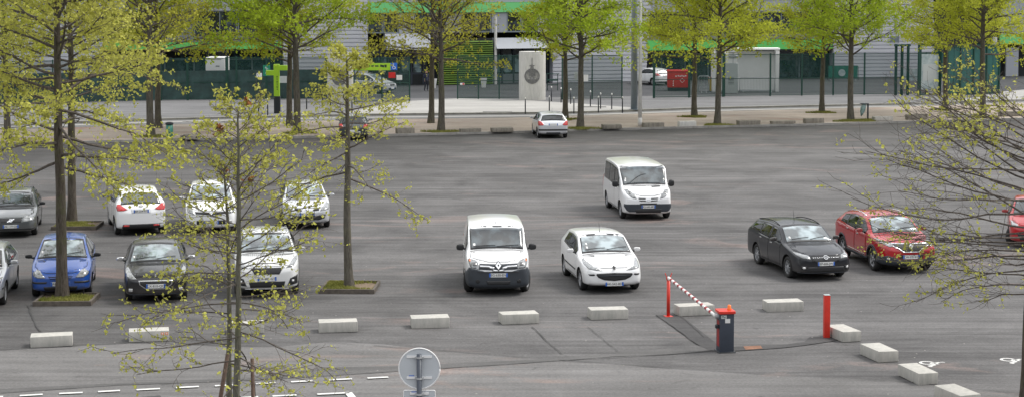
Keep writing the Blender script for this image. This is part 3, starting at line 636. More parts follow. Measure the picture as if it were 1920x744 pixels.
def car_rows(c):
    L, H = c['L'], c['H']; nz = c['nose']; b = c.get('bottom', .19); cdz = c['cowl']; wt = c['wtop']; re = c['rend']; tb = c['tail']; b0, b1 = c['belt']; wr = c.get('wr', .70)
    wh = c.get('wh', .86); nf = c.get('nf', .66); cx = cdz[0]
    rows = [ # d, hw, zb, zs, we, ze, zt
        (0.0, nf, b + .13, nz * .60, nf * .90, nz * .70, nz * .72),
        (.045, nf + .15, b + .05, nz * .70, nf + .09, nz * .86, nz * .885),
        (.17, .925, b + .01, nz * .80, wh - .03, nz * .965, nz),
        (.42 * cx + .08, .975, b, b0 - .12, wh, cdz[1] - .17 + (nz - cdz[1] + .12) * .45, nz + (cdz[1] - nz) * .52),
        (.78 * cx, .995, b, b0 - .05, wh, cdz[1] - .10, nz + (cdz[1] - nz) * .84),
        (cx, 1.0, b, b0, wh, cdz[1] - .055, cdz[1]),
        ((cx + wt[0]) / 2, 1.0, b, b0 + .02, (wh + wr) / 2 + .035, (cdz[1] + wt[1]) / 2 - .035, (cdz[1] + wt[1]) / 2 + .025),
        (wt[0], 1.0, b, b0 + (b1 - b0) * .25, wr + .035, wt[1] - .055, wt[1]),
        (wt[0] * .6 + re[0] * .4, 1.0, b, b0 + (b1 - b0) * .5, wr + .012, H - .065, H),
        (wt[0] * .25 + re[0] * .75, 1.0, b, b0 + (b1 - b0) * .8, wr, (H * .4 + re[1] * .6) - .06, H * .45 + re[1] * .55),
        (re[0], .985, b + .01, b1, wr - .015, re[1] - .055, re[1]),
        ((re[0] + tb[0]) / 2, .975, b + .02, b1, (wr + .84) / 2, (re[1] + tb[1]) / 2 - .04, (re[1] + tb[1]) / 2 + .01),
        (tb[0], .955, b + .04, b1 - .04, .84, tb[1] - .04, tb[1]),
        (L - .07, .91, b + .06, tb[1] * .78, .80, tb[1] * .90, tb[1] * .915) if not c.get('boxy') else (L - .035, .945, b + .06, tb[1] * .80, .84, tb[1] * .93, tb[1] * .94),
        (L, .80, b + .14, tb[1] * .64, .66, tb[1] * .70, tb[1] * .72) if not c.get('boxy') else (L, .88, b + .12, tb[1] * .7, .76, tb[1] * .8, tb[1] * .82)]
    return rows

def body_mesh(c):
    rows = c['rows']; L, W, H = c['L'], c['W'], c['H']; hw0 = W / 2; bm = bmesh.new(); rings = []
    for (d, hw, zb, zs, we, ze, zt) in rows:
        x = L / 2 - d; hw *= hw0; we *= hw0; zm = zb + .52 * (zs - zb)
        half = [(0, zb), (.78 * hw, zb), (.965 * hw, zb + .07), (hw * 1.0, zm), (hw * .972, zs), (we, ze), (we * .60, ze + (zt - ze) * .78), (0, zt)]
        ring = []
        Rr = [bm.verts.new((x, -y, z)) for y, z in half]
        Ll = [Rr[0]] + [bm.verts.new((x, y, z)) for y, z in half[1:-1]] + [Rr[-1]]
        rings.append((Rr, Ll))
    n = 8
    for (a, al), (b, bl) in zip(rings, rings[1:]):
        for k in range(n - 1):
            bm.faces.new((a[k], b[k], b[k + 1], a[k + 1])); bm.faces.new((al[k], al[k + 1], bl[k + 1], bl[k]))
    for (a, al) in (rings[0], rings[-1]):
        for k in range(n - 1):
            vs = []
            for v in (a[k], a[k + 1], al[k + 1], al[k]):
                if v not in vs: vs.append(v)
            bm.faces.new(vs)
    bmesh.ops.recalc_face_normals(bm, faces=bm.faces)
    cl = bm.edges.layers.float.new('crease_edge')
    def cr(v1, v2, w):
        e = bm.edges.get((v1, v2))
        if e: e[cl] = w
    for i in range(len(rings) - 1):
        for s in (0, 1):
            A, B = rings[i][s], rings[i + 1][s]
            cr(A[2], B[2], .45); cr(A[4], B[4], .35 if i > 1 else .1); cr(A[5], B[5], .55 if 4 <= i <= 11 else .3)
    for i, w in ((5, .75), (7, .35), (10, .35), (12, .5)):
        for s in (0, 1):
            A = rings[i][s]
            cr(A[5], A[6], w); cr(A[6], A[7], w)
    me = bpy.data.meshes.new('tmp'); bm.to_mesh(me); bm.free()
    o = bpy.data.objects.new('tmp', me); COL.objects.link(o)
    md = o.modifiers.new('s', 'SUBSURF'); md.levels = 3; md.render_levels = 3
    dg = bpy.context.evaluated_depsgraph_get(); me2 = bpy.data.meshes.new_from_object(o.evaluated_get(dg)); bpy.data.objects.remove(o)
    co = np.array([v.co for v in me2.vertices]); mn, mx = co.min(0), co.max(0)
    co[:, 0] = (co[:, 0] - (mn[0] + mx[0]) / 2) * L / (mx[0] - mn[0]); co[:, 1] *= W / (mx[1] - mn[1]); zb = c.get('bottom', .19)
    co[:, 2] = zb + (co[:, 2] - mn[2]) * (H - zb) / (mx[2] - mn[2])
    me2.vertices.foreach_set('co', co.ravel()); me2.update()
    return me2

def resample(poly, step=.06):
    out = []
    for i in range(len(poly)):
        a = Vector(poly[i]); b = Vector(poly[(i + 1) % len(poly)]); n = max(1, int((b - a).length / step))
        for k in range(n): out.append(a.lerp(b, k / n))
    return out

def inside(p, poly):
    c = False; n = len(poly)
    for i in range(n):
        a, b = poly[i], poly[i - 1]
        if (a[1] > p[1]) != (b[1] > p[1]) and p[0] < (b[0] - a[0]) * (p[1] - a[1]) / (b[1] - a[1]) + a[0]: c = not c
    return c

def patch(name, mat, bvh, view, poly, off, parent, step=.055, holes=None):
    """panel that follows the body: outline drawn on a front/rear/side elevation, laid on the bodywork, with a real edge thickness"""
    B = resample(poly, step); loops = [list(range(len(B)))]
    pts = [Vector(p) for p in B]
    if holes:
        for h in holes:
            hb = resample(h, step); loops.append(list(range(len(pts), len(pts) + len(hb)))); pts += [Vector(p) for p in hb]
    xs = [p[0] for p in B]; ys = [p[1] for p in B]
    gx = np.arange(min(xs) + step * .5, max(xs), step); gy = np.arange(min(ys) + step * .5, max(ys), step)
    for x in gx:
        for y in gy:
            if inside((x, y), B) and not (holes and any(inside((x, y), h) for h in holes)) and min((Vector((x, y)) - p).length for p in pts[:sum(map(len, loops))]) > step * .4: pts.append(Vector((x, y)))
    edges = [(l[i], l[(i + 1) % len(l)]) for l in loops for i in range(len(l))]
    v2, e2, f2, _, _, _ = geometry.delaunay_2d_cdt([p.to_2d() for p in pts], edges, [], 1, 1e-5)
    vs = []; ns = []
    for p in v2:
        if view == 'F': o, d = Vector((10, p.x, p.y)), Vector((-1, 0, 0))
        elif view == 'R': o, d = Vector((-10, p.x, p.y)), Vector((1, 0, 0))
        elif view == 'T': o, d = Vector((p.x, p.y, 10)), Vector((0, 0, -1))
        else: s = 1 if view == 'S+' else -1; o, d = Vector((p.x, 10 * s, p.y)), Vector((0, -s, 0))
        hit = bvh.ray_cast(o, d)
        if hit[0] is None:
            hit = bvh.find_nearest(o + d * 8.0)
        vs.append(hit[0]); nn = hit[1]
        if nn.dot(d) > 0: nn = -nn
        ns.append(nn)
    nv = len(vs); top = [v + n * off for v, n in zip(vs, ns)]; low = [v - n * .004 for v, n in zip(vs, ns)]
    faces = [tuple(f) for f in f2 if not (holes and any(inside(sum((v2[i] for i in f), Vector((0, 0))) / len(f), h) for h in holes))]
    if not faces: return None
    f = faces[0]; fn = (top[f[1]] - top[f[0]]).cross(top[f[2]] - top[f[0]])
    if fn.dot(ns[f[0]]) < 0: faces = [tuple(reversed(q)) for q in faces]
    cnt = {}
    for q in faces:
        for i in range(len(q)):
            cnt[(q[i], q[(i + 1) % len(q)])] = 1
    side = [(b, a, a + nv, b + nv) for (a, b) in cnt if (b, a) not in cnt]
    me = bpy.data.meshes.new(name); me.from_pydata([tuple(v) for v in top + low], [], faces + side); me.materials.append(mat)
    me.polygons.foreach_set('use_smooth', [True] * len(faces) + [False] * len(side)); me.update()
    ob = bpy.data.objects.new(name, me); COL.objects.link(ob); ob.parent = parent; return ob

RIMS = {}
def wheel_mesh(r, w, style):
    key = (round(r, 2), style)
    if key in RIMS: return RIMS[key]
    mb = MB(); n = 32
    prof = [(r * .62, -w / 2 + .03), (r * .9, -w / 2), (r * .985, -w / 2 + .03), (r, -w / 4), (r, w / 4), (r * .985, w / 2 - .03), (r * .9, w / 2), (r * .66, w / 2 - .012), (r * .64, w / 2 - .06)]
    mb.lathe((0, 0, 0), prof, n, cap=False); tv, tf = mb.v, mb.f
    rm = MB(); z = w / 2 - .02
    rm.lathe((0, 0, 0), [(r * .60, z - .05), (r * .66, z - .03), (r * .66, z), (r * .63, z + .004), (r * .615, z - .03)], n, cap=False)
    ns = {'a5': 5, 'a10': 8, 'cap': 9, 'dark': 7}[style]
    for k in range(ns):
        a = 2 * PI * k / ns; wd = {'a5': .05, 'a10': .024, 'cap': .05, 'dark': .05}[style]
        p0 = Vector((math.cos(a), math.sin(a), 0)) * r * .10; p1 = Vector((math.cos(a), math.sin(a), 0)) * r * .62; t = Vector((-math.sin(a), math.cos(a), 0))
        zz0 = Vector((0, 0, z - .012)); zz1 = Vector((0, 0, z - .006)); dn = Vector((0, 0, .025))
        vs = [p0 - t * wd * .6 + zz0, p0 + t * wd * .6 + zz0, p1 + t * wd * .45 + zz1, p1 - t * wd * .45 + zz1]; vs += [v - dn for v in vs]
        rm.add(vs, [(0, 1, 2, 3), (0, 4, 5, 1), (1, 5, 6, 2), (3, 2, 6, 7), (0, 3, 7, 4)])
    rm.lathe((0, 0, 0), [(r * .2, z - .03), (r * .19, z), (r * .12, z + .008), (.001, z + .008)], 16)
    hb = MB(); hb.lathe((0, 0, 0), [(r * .6, z - .09), (r * .6, z - .045), (.001, z - .045)], 20)
    res = []
    for nm, m_, mat in (('tyre', (tv, tf), M['rubber']), ('rim', (rm.v, rm.f), M['rim']), ('brake_disc', (hb.v, hb.f), M['under'])):
        me = bpy.data.meshes.new(nm); me.from_pydata(m_[0], [], m_[1]); me.materials.append(mat)
        me.polygons.foreach_set('use_smooth', [nm == 'tyre'] * len(me.polygons)); me.update(); res.append(me)
    RIMS[key] = res; return res

def text_mesh(txt, size, mat, parent, mtx, name='plate_text'):
    cu = bpy.data.curves.new('t', 'FONT'); cu.body = txt; cu.size = size; cu.align_x = 'CENTER'; cu.align_y = 'CENTER'; cu.extrude = .0015; cu.offset = size * .002
    o = bpy.data.objects.new('t', cu); COL.objects.link(o); dg = bpy.context.evaluated_depsgraph_get()
    me = bpy.data.meshes.new_from_object(o.evaluated_get(dg)); bpy.data.objects.remove(o); me.materials.clear(); me.materials.append(mat)
    ob = bpy.data.objects.new(name, me); COL.objects.link(ob); ob.parent = parent; ob.matrix_local = mtx; return ob

def mirrored(poly): return [(-a, b) for a, b in reversed(poly)]

def make_car(c):
    name = c['name']; L, W, H = c['L'], c['W'], c['H']; X0 = L / 2; c['rows'] = c.get('rows') or car_rows(c); rows = c['rows']; hw = W / 2
    ds = [r[0] for r in rows]; f_zs = lambda d: arr_interp(ds, [r[3] for r in rows], d); f_ze = lambda d: arr_interp(ds, [r[5] for r in rows], d)
    f_we = lambda d: arr_interp(ds, [r[4] for r in rows], d) * hw; f_zt = lambda d: arr_interp(ds, [r[6] for r in rows], d)
    root = empty(name); pm = M[c['paint']]; r = c['r']; wb = c['wb']; fo = c['fo']; ax = [X0 - fo, X0 - fo - wb]; ar = r + c.get('gap', .055)
    me = body_mesh(c); bm = bmesh.new(); bm.from_mesh(me); bvh = BVHTree.FromBMesh(bm); bm.free()
    me.materials.clear(); me.materials.append(pm); body = bpy.data.objects.new('body', me); COL.objects.link(body)
    # wheel housings cut out of the body
    ct = MB()
    for x in ax:
        for s in (-1, 1):
            vs = []; n = 28
            for yy in (s * (hw - .30), s * (hw + .2)):
                for k in range(n): vs.append((x + ar * math.cos(2 * PI * k / n), yy, r + ar * math.sin(2 * PI * k / n)))
            fs = [(k, (k + 1) % n, n + (k + 1) % n, n + k) for k in range(n)] + [tuple(reversed(range(n))), tuple(range(n, 2 * n))]
            if s < 0: fs = [tuple(reversed(f)) for f in fs]
            ct.add(vs, fs)
    cut = ct.build('cut', M['under']); bmc = bmesh.new(); bmc.from_mesh(cut.data); bmesh.ops.recalc_face_normals(bmc, faces=bmc.faces); bmc.to_mesh(cut.data); bmc.free()
    me.materials.append(M['under'])
    for p in cut.data.polygons: p.material_index = 0
    md = body.modifiers.new('b', 'BOOLEAN'); md.operation = 'DIFFERENCE'; md.object = cut; md.solver = 'EXACT'
    try: md.material_mode = 'TRANSFER'
    except Exception: pass
    dg = bpy.context.evaluated_depsgraph_get(); me2 = bpy.data.meshes.new_from_object(body.evaluated_get(dg)); me2.name = 'body'
    if len(me2.polygons) > 500: body.modifiers.clear(); body.data = me2
    else: body.modifiers.clear()
    bpy.data.objects.remove(cut); body.parent = root
    bm = bmesh.new(); bm.from_mesh(body.data)
    for f in bm.faces:
        f.smooth = True
        if f.calc_center_median().z < c.get('bottom', .19) + .035 and f.normal.z < -.5: f.material_index = min(1, len(body.data.materials) - 1)
    for e in bm.edges:
        if len(e.link_faces) == 2 and e.calc_face_angle(0) > R(38): e.smooth = False
    bm.to_mesh(body.data); bm.free()
    def P(nm, mat, view, poly, off=.004, parent=root, **k): return patch(nm, M[mat], bvh, view, poly, off, parent, **k)
    def PB(nm, mat, view, poly, off=.004, parent=root, **k):
        P(nm, mat, view, poly, off, parent, **k); return P(nm, mat, view, mirrored(poly), off, parent, **k)
    # windscreen and rear glass
    def screen(nm, view, d0, d1, mat, top, bot, inset=.06, g=0.0):
        pl = []
        for k in range(9):
            t = -1 + 2 * k / 8; w = f_we(d0) - inset + g; pl.append((t * w, f_zt(d0) + bot - g - (f_zt(d0) - f_ze(d0)) * t * t * .7))
        for k in range(9):
            t = 1 - 2 * k / 8; w = f_we(d1) - inset * .9 + g; pl.append((t * w, f_zt(d1) - top + g - (f_zt(d1) - f_ze(d1)) * t * t * .8))
        return P(nm, mat, view, pl, .006 if g == 0 else .003)
    cx, wt, re, tb = c['cowl'][0], c['wtop'][0], c['rend'][0], c['tail'][0]
    screen('windscreen_seal', 'F', cx, wt, 'trim', .02, .035, g=.028); screen('windscreen', 'F', cx, wt, c.get('ws', 'glass'), .03, .045)
    if c.get('rear_glass', True):
        q = c.get('rg', (.05, .03)); screen('rear_window_seal', 'R', tb, re, 'trim', q[0], q[1], g=.02, inset=c.get('rgi', .09)); screen('rear_window', 'R', tb, re, c.get('rgm', 'glass_side'), q[0], q[1], inset=c.get('rgi', .09))
    # side glazing: black surround with separate panes
    wins = c['wins']; g0, g1 = wins[0][0], wins[-1][1]
    bo, to = c.get('wbot', .035), c.get('wtopoff', .055)
    def win_poly(a, b, e=0.0, rake=.0):
        n = 8; lo = [(X0 - (a + (b - a) * k / n), f_zs(a + (b - a) * k / n) + bo - e) for k in range(n + 1)]
        hi = []
        for k in range(n + 1):
            d = b + (a - b) * k / n; zt_ = f_ze(d) - to + e; hi.append((X0 - d, max(zt_, f_zs(d) + bo + .02)))
        pl = lo + hi; 
        if rake:
            pl = [(x + rake * (z - f_zs(b)) if i in range(n + 1, n + 3) else x, z) for i, (x, z) in enumerate(pl)]
        return pl
    for s in ('S+', 'S-'):
        P('window_surround', 'trim', s, win_poly(g0 - .03, g1 + .03, .018), .003)
        for (a, b) in wins: P('side_window', c.get('sidem', 'glass_side'), s, win_poly(a, b), .0065)
    # doors with shut lines, handles
    for i, (a, b) in enumerate(c['doors']):
        z0 = c.get('bottom', .19) + .13
        def dpoly(e):
            n = 10; lo = []
            for k in range(n + 1):
                d = a - e + (b - a + 2 * e) * k / n; x = X0 - d; z = z0 - e
                for xx in ax:
                    dx = abs(x - xx)
                    if dx < ar + .03 + .02: z = max(z, r + math.sqrt(max(0, (ar + .045) ** 2 - dx * dx)) - e)
                lo.append((x, z))
            hi = [(X0 - (b + e + (a - b - 2 * e) * k / n), f_zs(b + (a - b) * k / n) + bo - .03 + e) for k in range(n + 1)]
            return lo + hi
        for s in ('S+', 'S-'):
            P('door_seam', 'trim', s, dpoly(.012), .0012); dr = P('door', c['paint'], s, dpoly(0), .0035)
            hx = X0 - b + .14; hz = f_zs(b - .14) - .11
            P('handle', c.get('handle', c['paint']), s, [(hx, hz), (hx + .17, hz + .004), (hx + .17, hz + .032), (hx, hz + .03)], .022, dr)
    # bonnet seam
    def bonnet(e):
        za = c['cowl'][1] - .02 + e; zn = c['nose'] * c.get('bz', .93) - e; wn = hw * c.get('bw', .62) + e; wc = f_we(cx) - .02 + e
        return [(-wn, zn + .03), (-wn * .6, zn), (wn * .6, zn), (wn, zn + .03), (f_we(cx * .6) - .02 + e, f_ze(cx * .6)), (wc, za - .04), (wc * .5, za), (-wc * .5, za), (-wc, za - .04), (-f_we(cx * .6) + .02 - e, f_ze(cx * .6))]
    if c.get('bonnet', True):
        P('bonnet_seam', 'trim', 'F', bonnet(.010), .0012); P('bonnet', c['paint'], 'F', bonnet(0), .0035)
    # wipers
    def surf(view, u, v):
        if view == 'F': h = bvh.ray_cast(Vector((10, u, v)), Vector((-1, 0, 0)))
        elif view == 'R': h = bvh.ray_cast(Vector((-10, u, v)), Vector((1, 0, 0)))
        elif view == 'T': h = bvh.ray_cast(Vector((u, v, 10)), Vector((0, 0, -1)))
        else: s = 1 if view == 'S+' else -1; h = bvh.ray_cast(Vector((u, 10 * s, v)), Vector((0, -s, 0)))
        return h[0], h[1]
    zc = c['cowl'][1] + .05
    for (y0, y1, dz) in c.get('wipers', [(-hw * .62, 0.0, .05), (0.03, hw * .62, .05)]):
        pts = []
        for k in range(7):
            t = k / 6; p, n = surf('F', y0 + (y1 - y0) * t, zc + .0 + dz * math.sin(t * PI * .5) * (1 if c.get('wup') is None else c['wup']))
            if p: pts.append(p + n * .022)
        if len(pts) > 2: w = MB(); w.tube(pts, .008, 5); w.build('wiper', M['trim'], root)
    # lights, grille etc
    for item in c.get('front', []):
        nm, mat, poly, mir = item[:4]; off = item[4] if len(item) > 4 else .006
        pr = root
        (PB if mir else P)(nm, mat, 'F', poly, off, pr, step=.04)
    for item in c.get('rear', []):
        nm, mat, poly, mir = item[:4]; off = item[4] if len(item) > 4 else .006
        (PB if mir else P)(nm, mat, 'R', poly, off, root, step=.04)
    for item in c.get('side', []):
        nm, mat, poly = item[:3]; off = item[3] if len(item) > 3 else .008
        pl = [(X0 - d, z) for d, z in poly]
        for s in ('S+', 'S-'): P(nm, mat, s, pl, off)
    # wheel arch trims
    if c.get('arch'):
        for x in ax:
            for s in ('S+', 'S-'):
                o_ = [(x + (ar + .055) * math.cos(a), r + (ar + .055) * math.sin(a)) for a in np.linspace(R(-12), R(192), 20)]
                i_ = [(x + (ar + .002) * math.cos(a), r + (ar + .002) * math.sin(a)) for a in np.linspace(R(192), R(-12), 20)]
                P('wheel_arch_trim', 'trim_grey', s, o_ + i_, .012)
        d0, d1 = fo + ar + .05, fo + wb - ar - .05; b = c.get('bottom', .19)
        for s in ('S+', 'S-'): P('sill_cladding', 'trim_grey', s, [(X0 - d0, b + .04), (X0 - d0, b + .14), (X0 - d1, b + .17), (X0 - d1, b + .04)], .014)
    # wheels
    tm, rmh, bd = wheel_mesh(r, .20, c.get('rim', 'a5')); st = R(c.get('steer', 0))
    for i, x in enumerate(ax):
        for s in (-1, 1):
            wv = bpy.data.objects.new('wheel', tm); COL.objects.link(wv); wv.parent = root; wv.location = (x, s * (hw - .125), r)
            wv.rotation_euler = Matrix.Rotation(st if i == 0 else 0, 3, 'Z').to_4x4().to_euler() if 0 else (0, 0, 0)
            wv.matrix_local = Matrix.Translation((x, s * (hw - .125), r)) @ Matrix.Rotation(st if i == 0 else 0, 4, 'Z') @ Matrix.Rotation(R(-90) * s, 4, 'X')
            q = bpy.data.objects.new('rim', rmh); COL.objects.link(q); q.parent = wv
            q = bpy.data.objects.new('brake_disc', bd); COL.objects.link(q); q.parent = wv
    # door mirrors
    mx_, mz = X0 - (cx + c.get('mir', .42)), f_zs(cx + .3) + c.get('mirz', .10); ms = c.get('mirs', (.11, .20, .13)); mh = M[c.get('mirm', c['paint'])]
    for s in (-1, 1):
        bm = bmesh.new(); bmesh.ops.create_cube(bm, size=1.0)
        for v in bm.verts:
            v.co = Vector((v.co.x * ms[0] * (1.0 if v.co.z > 0 else .8), v.co.y * ms[1] * 1.15, v.co.z * ms[2] * (1.15 if v.co.y * s < 0 else .95)))
        bmesh.ops.subdivide_edges(bm, edges=bm.edges[:], cuts=2, use_grid_fill=True)
        for v in bm.verts:
            q = v.co.copy(); l = Vector((q.x / ms[0], q.y / ms[1], q.z / ms[2])); k = max(abs(l.x), abs(l.y), abs(l.z))
            if l.length > 0: v.co = q * (k / l.length * .80 + .12)
        o = bm_obj('door_mirror', bm, mh, root, ang=50); o.location = (mx_, s * (hw + ms[1] * .55), mz)
        g = MB(); g.box((mx_ - ms[0] * .38, s * (hw + ms[1] * .55), mz), (.02, ms[1] * .66, ms[2] * .62)); g.build('mirror_glass', M['chrome'], root)
        a = MB(); a.tube([(mx_ + .02, s * (hw - .07), mz - .06), (mx_, s * (hw + ms[1] * .25), mz - .03)], [.035, .028], 6); a.build('mirror_arm', M['trim'], root)
    # roof rails, aerial
    if c.get('rails'):
        for s in (-1, 1):
            pts = []
            d0, d1 = wt + .12, re - .08
            for k in range(13):
                d = d0 + (d1 - d0) * k / 12; y = s * (f_we(d) - .035); p, n = surf('T', X0 - d, y)
                lift = .045 * min(1, 4 * min(k, 12 - k) / 12 + .15)
                if p: pts.append(p + Vector((0, 0, lift)))
            w = MB(); w.tube(pts, .018, 6); w.build('roof_rail', M[c['rails']], root, smooth=True)
    for d_, ln, lean in c.get('aerial', []):
        p, n = surf('T', X0 - d_, 0); w = MB(); w.tube([p, p + Vector((-lean, 0, ln))], [.009, .004], 5); w.build('aerial', M['trim'], root)
    # plates
    def plate(view, z, txt, y=0.0, dark=False, w=.52):
        p, n = surf(view, y, z); sgn = 1 if view == 'F' else -1
        p2, _ = surf(view, y + w / 2, z); off = .018 if p2 is None else .018
        A = Matrix.Translation((p.x + sgn * off, y, z)) @ Matrix.Rotation(R(90) * sgn, 4, 'Z') @ Matrix.Rotation(R(90), 4, 'X')
        mb = MB(); mb.box((0, 0, 0), (w, .11, .012)); o = mb.build('number_plate', M['plate'], root); o.matrix_local = A
        for s in (-1, 1):
            q = MB(); q.box((s * (w / 2 - .023), 0, .005), (.044, .108, .006)); q.build('plate_band', M['plate_blue'], o)
        if txt: text_mesh(txt, .092, M['plate_ink'], o, Matrix.Translation((0, -.002, .0085)))
    if c.get('fplate'): plate('F', *c['fplate'])
    if c.get('rplate'): plate('R', *c['rplate'])
    # emblem
    for (kind, view, z, sz) in c.get('emblem', []):
        p, n = surf(view, 0, z); sgn = 1 if view == 'F' else -1
        n2 = Vector((n.x, 0, n.z)).normalized(); mb = MB(); T = Matrix.Translation(p + n2 * .022) @ Matrix.Rotation(math.atan2(-n2.z, n2.x) if sgn > 0 else 0, 4, 'Y') @ Matrix.Rotation(R(90) * sgn, 4, 'Z') @ Matrix.Rotation(R(90), 4, 'X')
        def ringp(pts_o, pts_i, th=.01):
            n_ = len(pts_o); vs = [(a, b, th) for a, b in pts_o] + [(a, b, th) for a, b in pts_i] + [(a, b, -th) for a, b in pts_o] + [(a, b, -th) for a, b in pts_i]
            for k in range(n_):
                j = (k + 1) % n_; mb.add([vs[k], vs[j], vs[n_ + j], vs[n_ + k]], [(0, 1, 2, 3)]); mb.add([vs[2 * n_ + k], vs[2 * n_ + j], vs[j], vs[k]], [(0, 1, 2, 3)]); mb.add([vs[n_ + k], vs[n_ + j], vs[3 * n_ + j], vs[3 * n_ + k]], [(0, 1, 2, 3)])
        if kind == 'diamond':
            bq = MB(); bq.prism([(0, -sz * 1.25), (sz * .95, 0), (0, sz * 1.25), (-sz * .95, 0)], -.035, -.004); back = bq.build('badge_back', M['trim'], root); back.matrix_local = T
            o_ = [(0, sz), (sz * .68, 0), (0, -sz), (-sz * .68, 0)]; ringp(o_, [(a * .30, b * .36) for a, b in o_], .016)
        elif kind == 'round':
            o_ = [(sz * math.cos(a), sz * math.sin(a)) for a in np.linspace(0, 2 * PI, 21)[:-1]]; ringp(o_, [(a * .78, b * .78) for a, b in o_]); 
            for k in (-1, 0, 1): mb.box((k * sz * .35, 0, 0), (sz * .14, sz * .9, .008))
        elif kind == 'lion':
            pl = [(-.45, -1), (-.15, -.9), (0, -.3), (.2, -1), (.5, -.95), (.35, -.3), (.5, .1), (.85, .0), (.8, .25), (.4, .4), (.3, .8), (0, 1), (-.4, .9), (-.55, .6), (-.3, .45), (-.75, .3), (-.85, .0), (-.4, .05), (-.2, -.2), (-.5, -.5)]
            mb.prism([(a * sz * .75, b * sz) for a, b in pl], -.008, .008)
        elif kind == 'oval':
            o_ = [(sz * 1.5 * math.cos(a), sz * .8 * math.sin(a)) for a in np.linspace(0, 2 * PI, 21)[:-1]]; ringp(o_, [(a * .75, b * .75) for a, b in o_]); mb.box((0, 0, 0), (sz * 1.6, sz * .2, .008))
        elif kind == 'slash':
            mb.box((0, 0, 0), (sz * 2.6, .035, .012), rz=R(24))
            o_ = [(sz * .6 * math.cos(a), sz * .6 * math.sin(a)) for a in np.linspace(0, 2 * PI, 17)[:-1]]; ringp(o_, [(a * .7, b * .7) for a, b in o_])
        o = mb.build('badge', M['trim' if kind == 'lion' and c.get('darkbadge') else 'chrome'], root); o.matrix_local = T
    st_ = c.get('stickers')
    if st_:
        for (y, z, w) in st_: P('windscreen_sticker', 'plate', 'F', [(y, z), (y + w, z), (y + w, z + w), (y, z + w)], .009)
    return root

def place(root, px, py, head, at_d, c, h=0.0):
    """stand the car so that the point on its centre line at_d metres behind the front bumper is on the surveyed ground point; head = degrees the nose turns to the right of straight towards the viewer"""
    a = R(head); d = Vector((math.sin(a), -math.cos(a), 0)); p = G(px, py, h); ctr = p - d * (c['L'] / 2 - at_d)
    root.location = (ctr.x, ctr.y, h); root.rotation_euler = (0, 0, math.atan2(d.y, d.x))

# ---- polygons in metres, (sideways, height) on the front or rear elevation
def P_scale(pl, k): return [(a * k, b) for a, b in pl]
CARS = []
# small hatchback, white, three doors
CARS.append((dict(name='hatchback_car', L=4.03, W=1.75, H=1.47, wb=2.54, fo=.83, r=.305, paint='p_white', nose=.78, cowl=(1.12, 1.02), wtop=(1.98, 1.43), rend=(3.68, 1.40), tail=(3.95, 1.02), belt=(.92, 1.05), ws='glass_white', wr=.73,
    wins=[(1.42, 2.62), (2.70, 3.30)], doors=[(1.28, 2.66)], rim='cap', mirz=.09, aerial=[(2.15, .28, .12)], wipers=[(-.6, -.02, .04), (.02, .62, .05)], fplate=(.285, 'AK-542-BD'), darkbadge=True, emblem=[('lion', 'F', .72, .075)],
    front=[('lower_lip', 'trim', [(-.78, .19), (.78, .19), (.74, .235), (-.74, .235)], 0),
           ('grille', 'trim', [(-.50, .585), (0, .60), (.50, .585), (.525, .55), (.46, .47), (.30, .40), (0, .37), (-.30, .40), (-.46, .47), (-.525, .55)], 0, .008), ('grille_bar', 'trim_grey', [(-.46, .525), (0, .535), (.46, .525), (.45, .505), (0, .512), (-.45, .505)], 0, .02),
           ('headlight', 'lamp', [(.34, .66), (.50, .665), (.72, .70), (.80, .80), (.79, .90), (.74, .88), (.60, .77)], 1, .008), ('fog_lamp_recess', 'trim', [(.55, .545), (.60, .52), (.70, .52), (.74, .565), (.58, .575)], 1)],
    side=[('rubbing_strip', 'trim', [(1.35, .50), (1.35, .54), (2.6, .545), (2.6, .505)], .016), ('rubbing_strip', 'trim', [(2.7, .505), (2.7, .545), (2.98, .55), (2.98, .515)], .016)],
    stickers=[(-.56, 1.10, .05), (-.555, 1.18, .05)],
    rear=[('tail_lamp', 'tail', [(.52, .84), (.82, .80), (.80, 1.0), (.74, 1.02)], 1, .01)]),
    (1141, 541, 8.6, .83), 'white three door hatchback with a wide black grille, parked right of the white delivery van', 'car'))
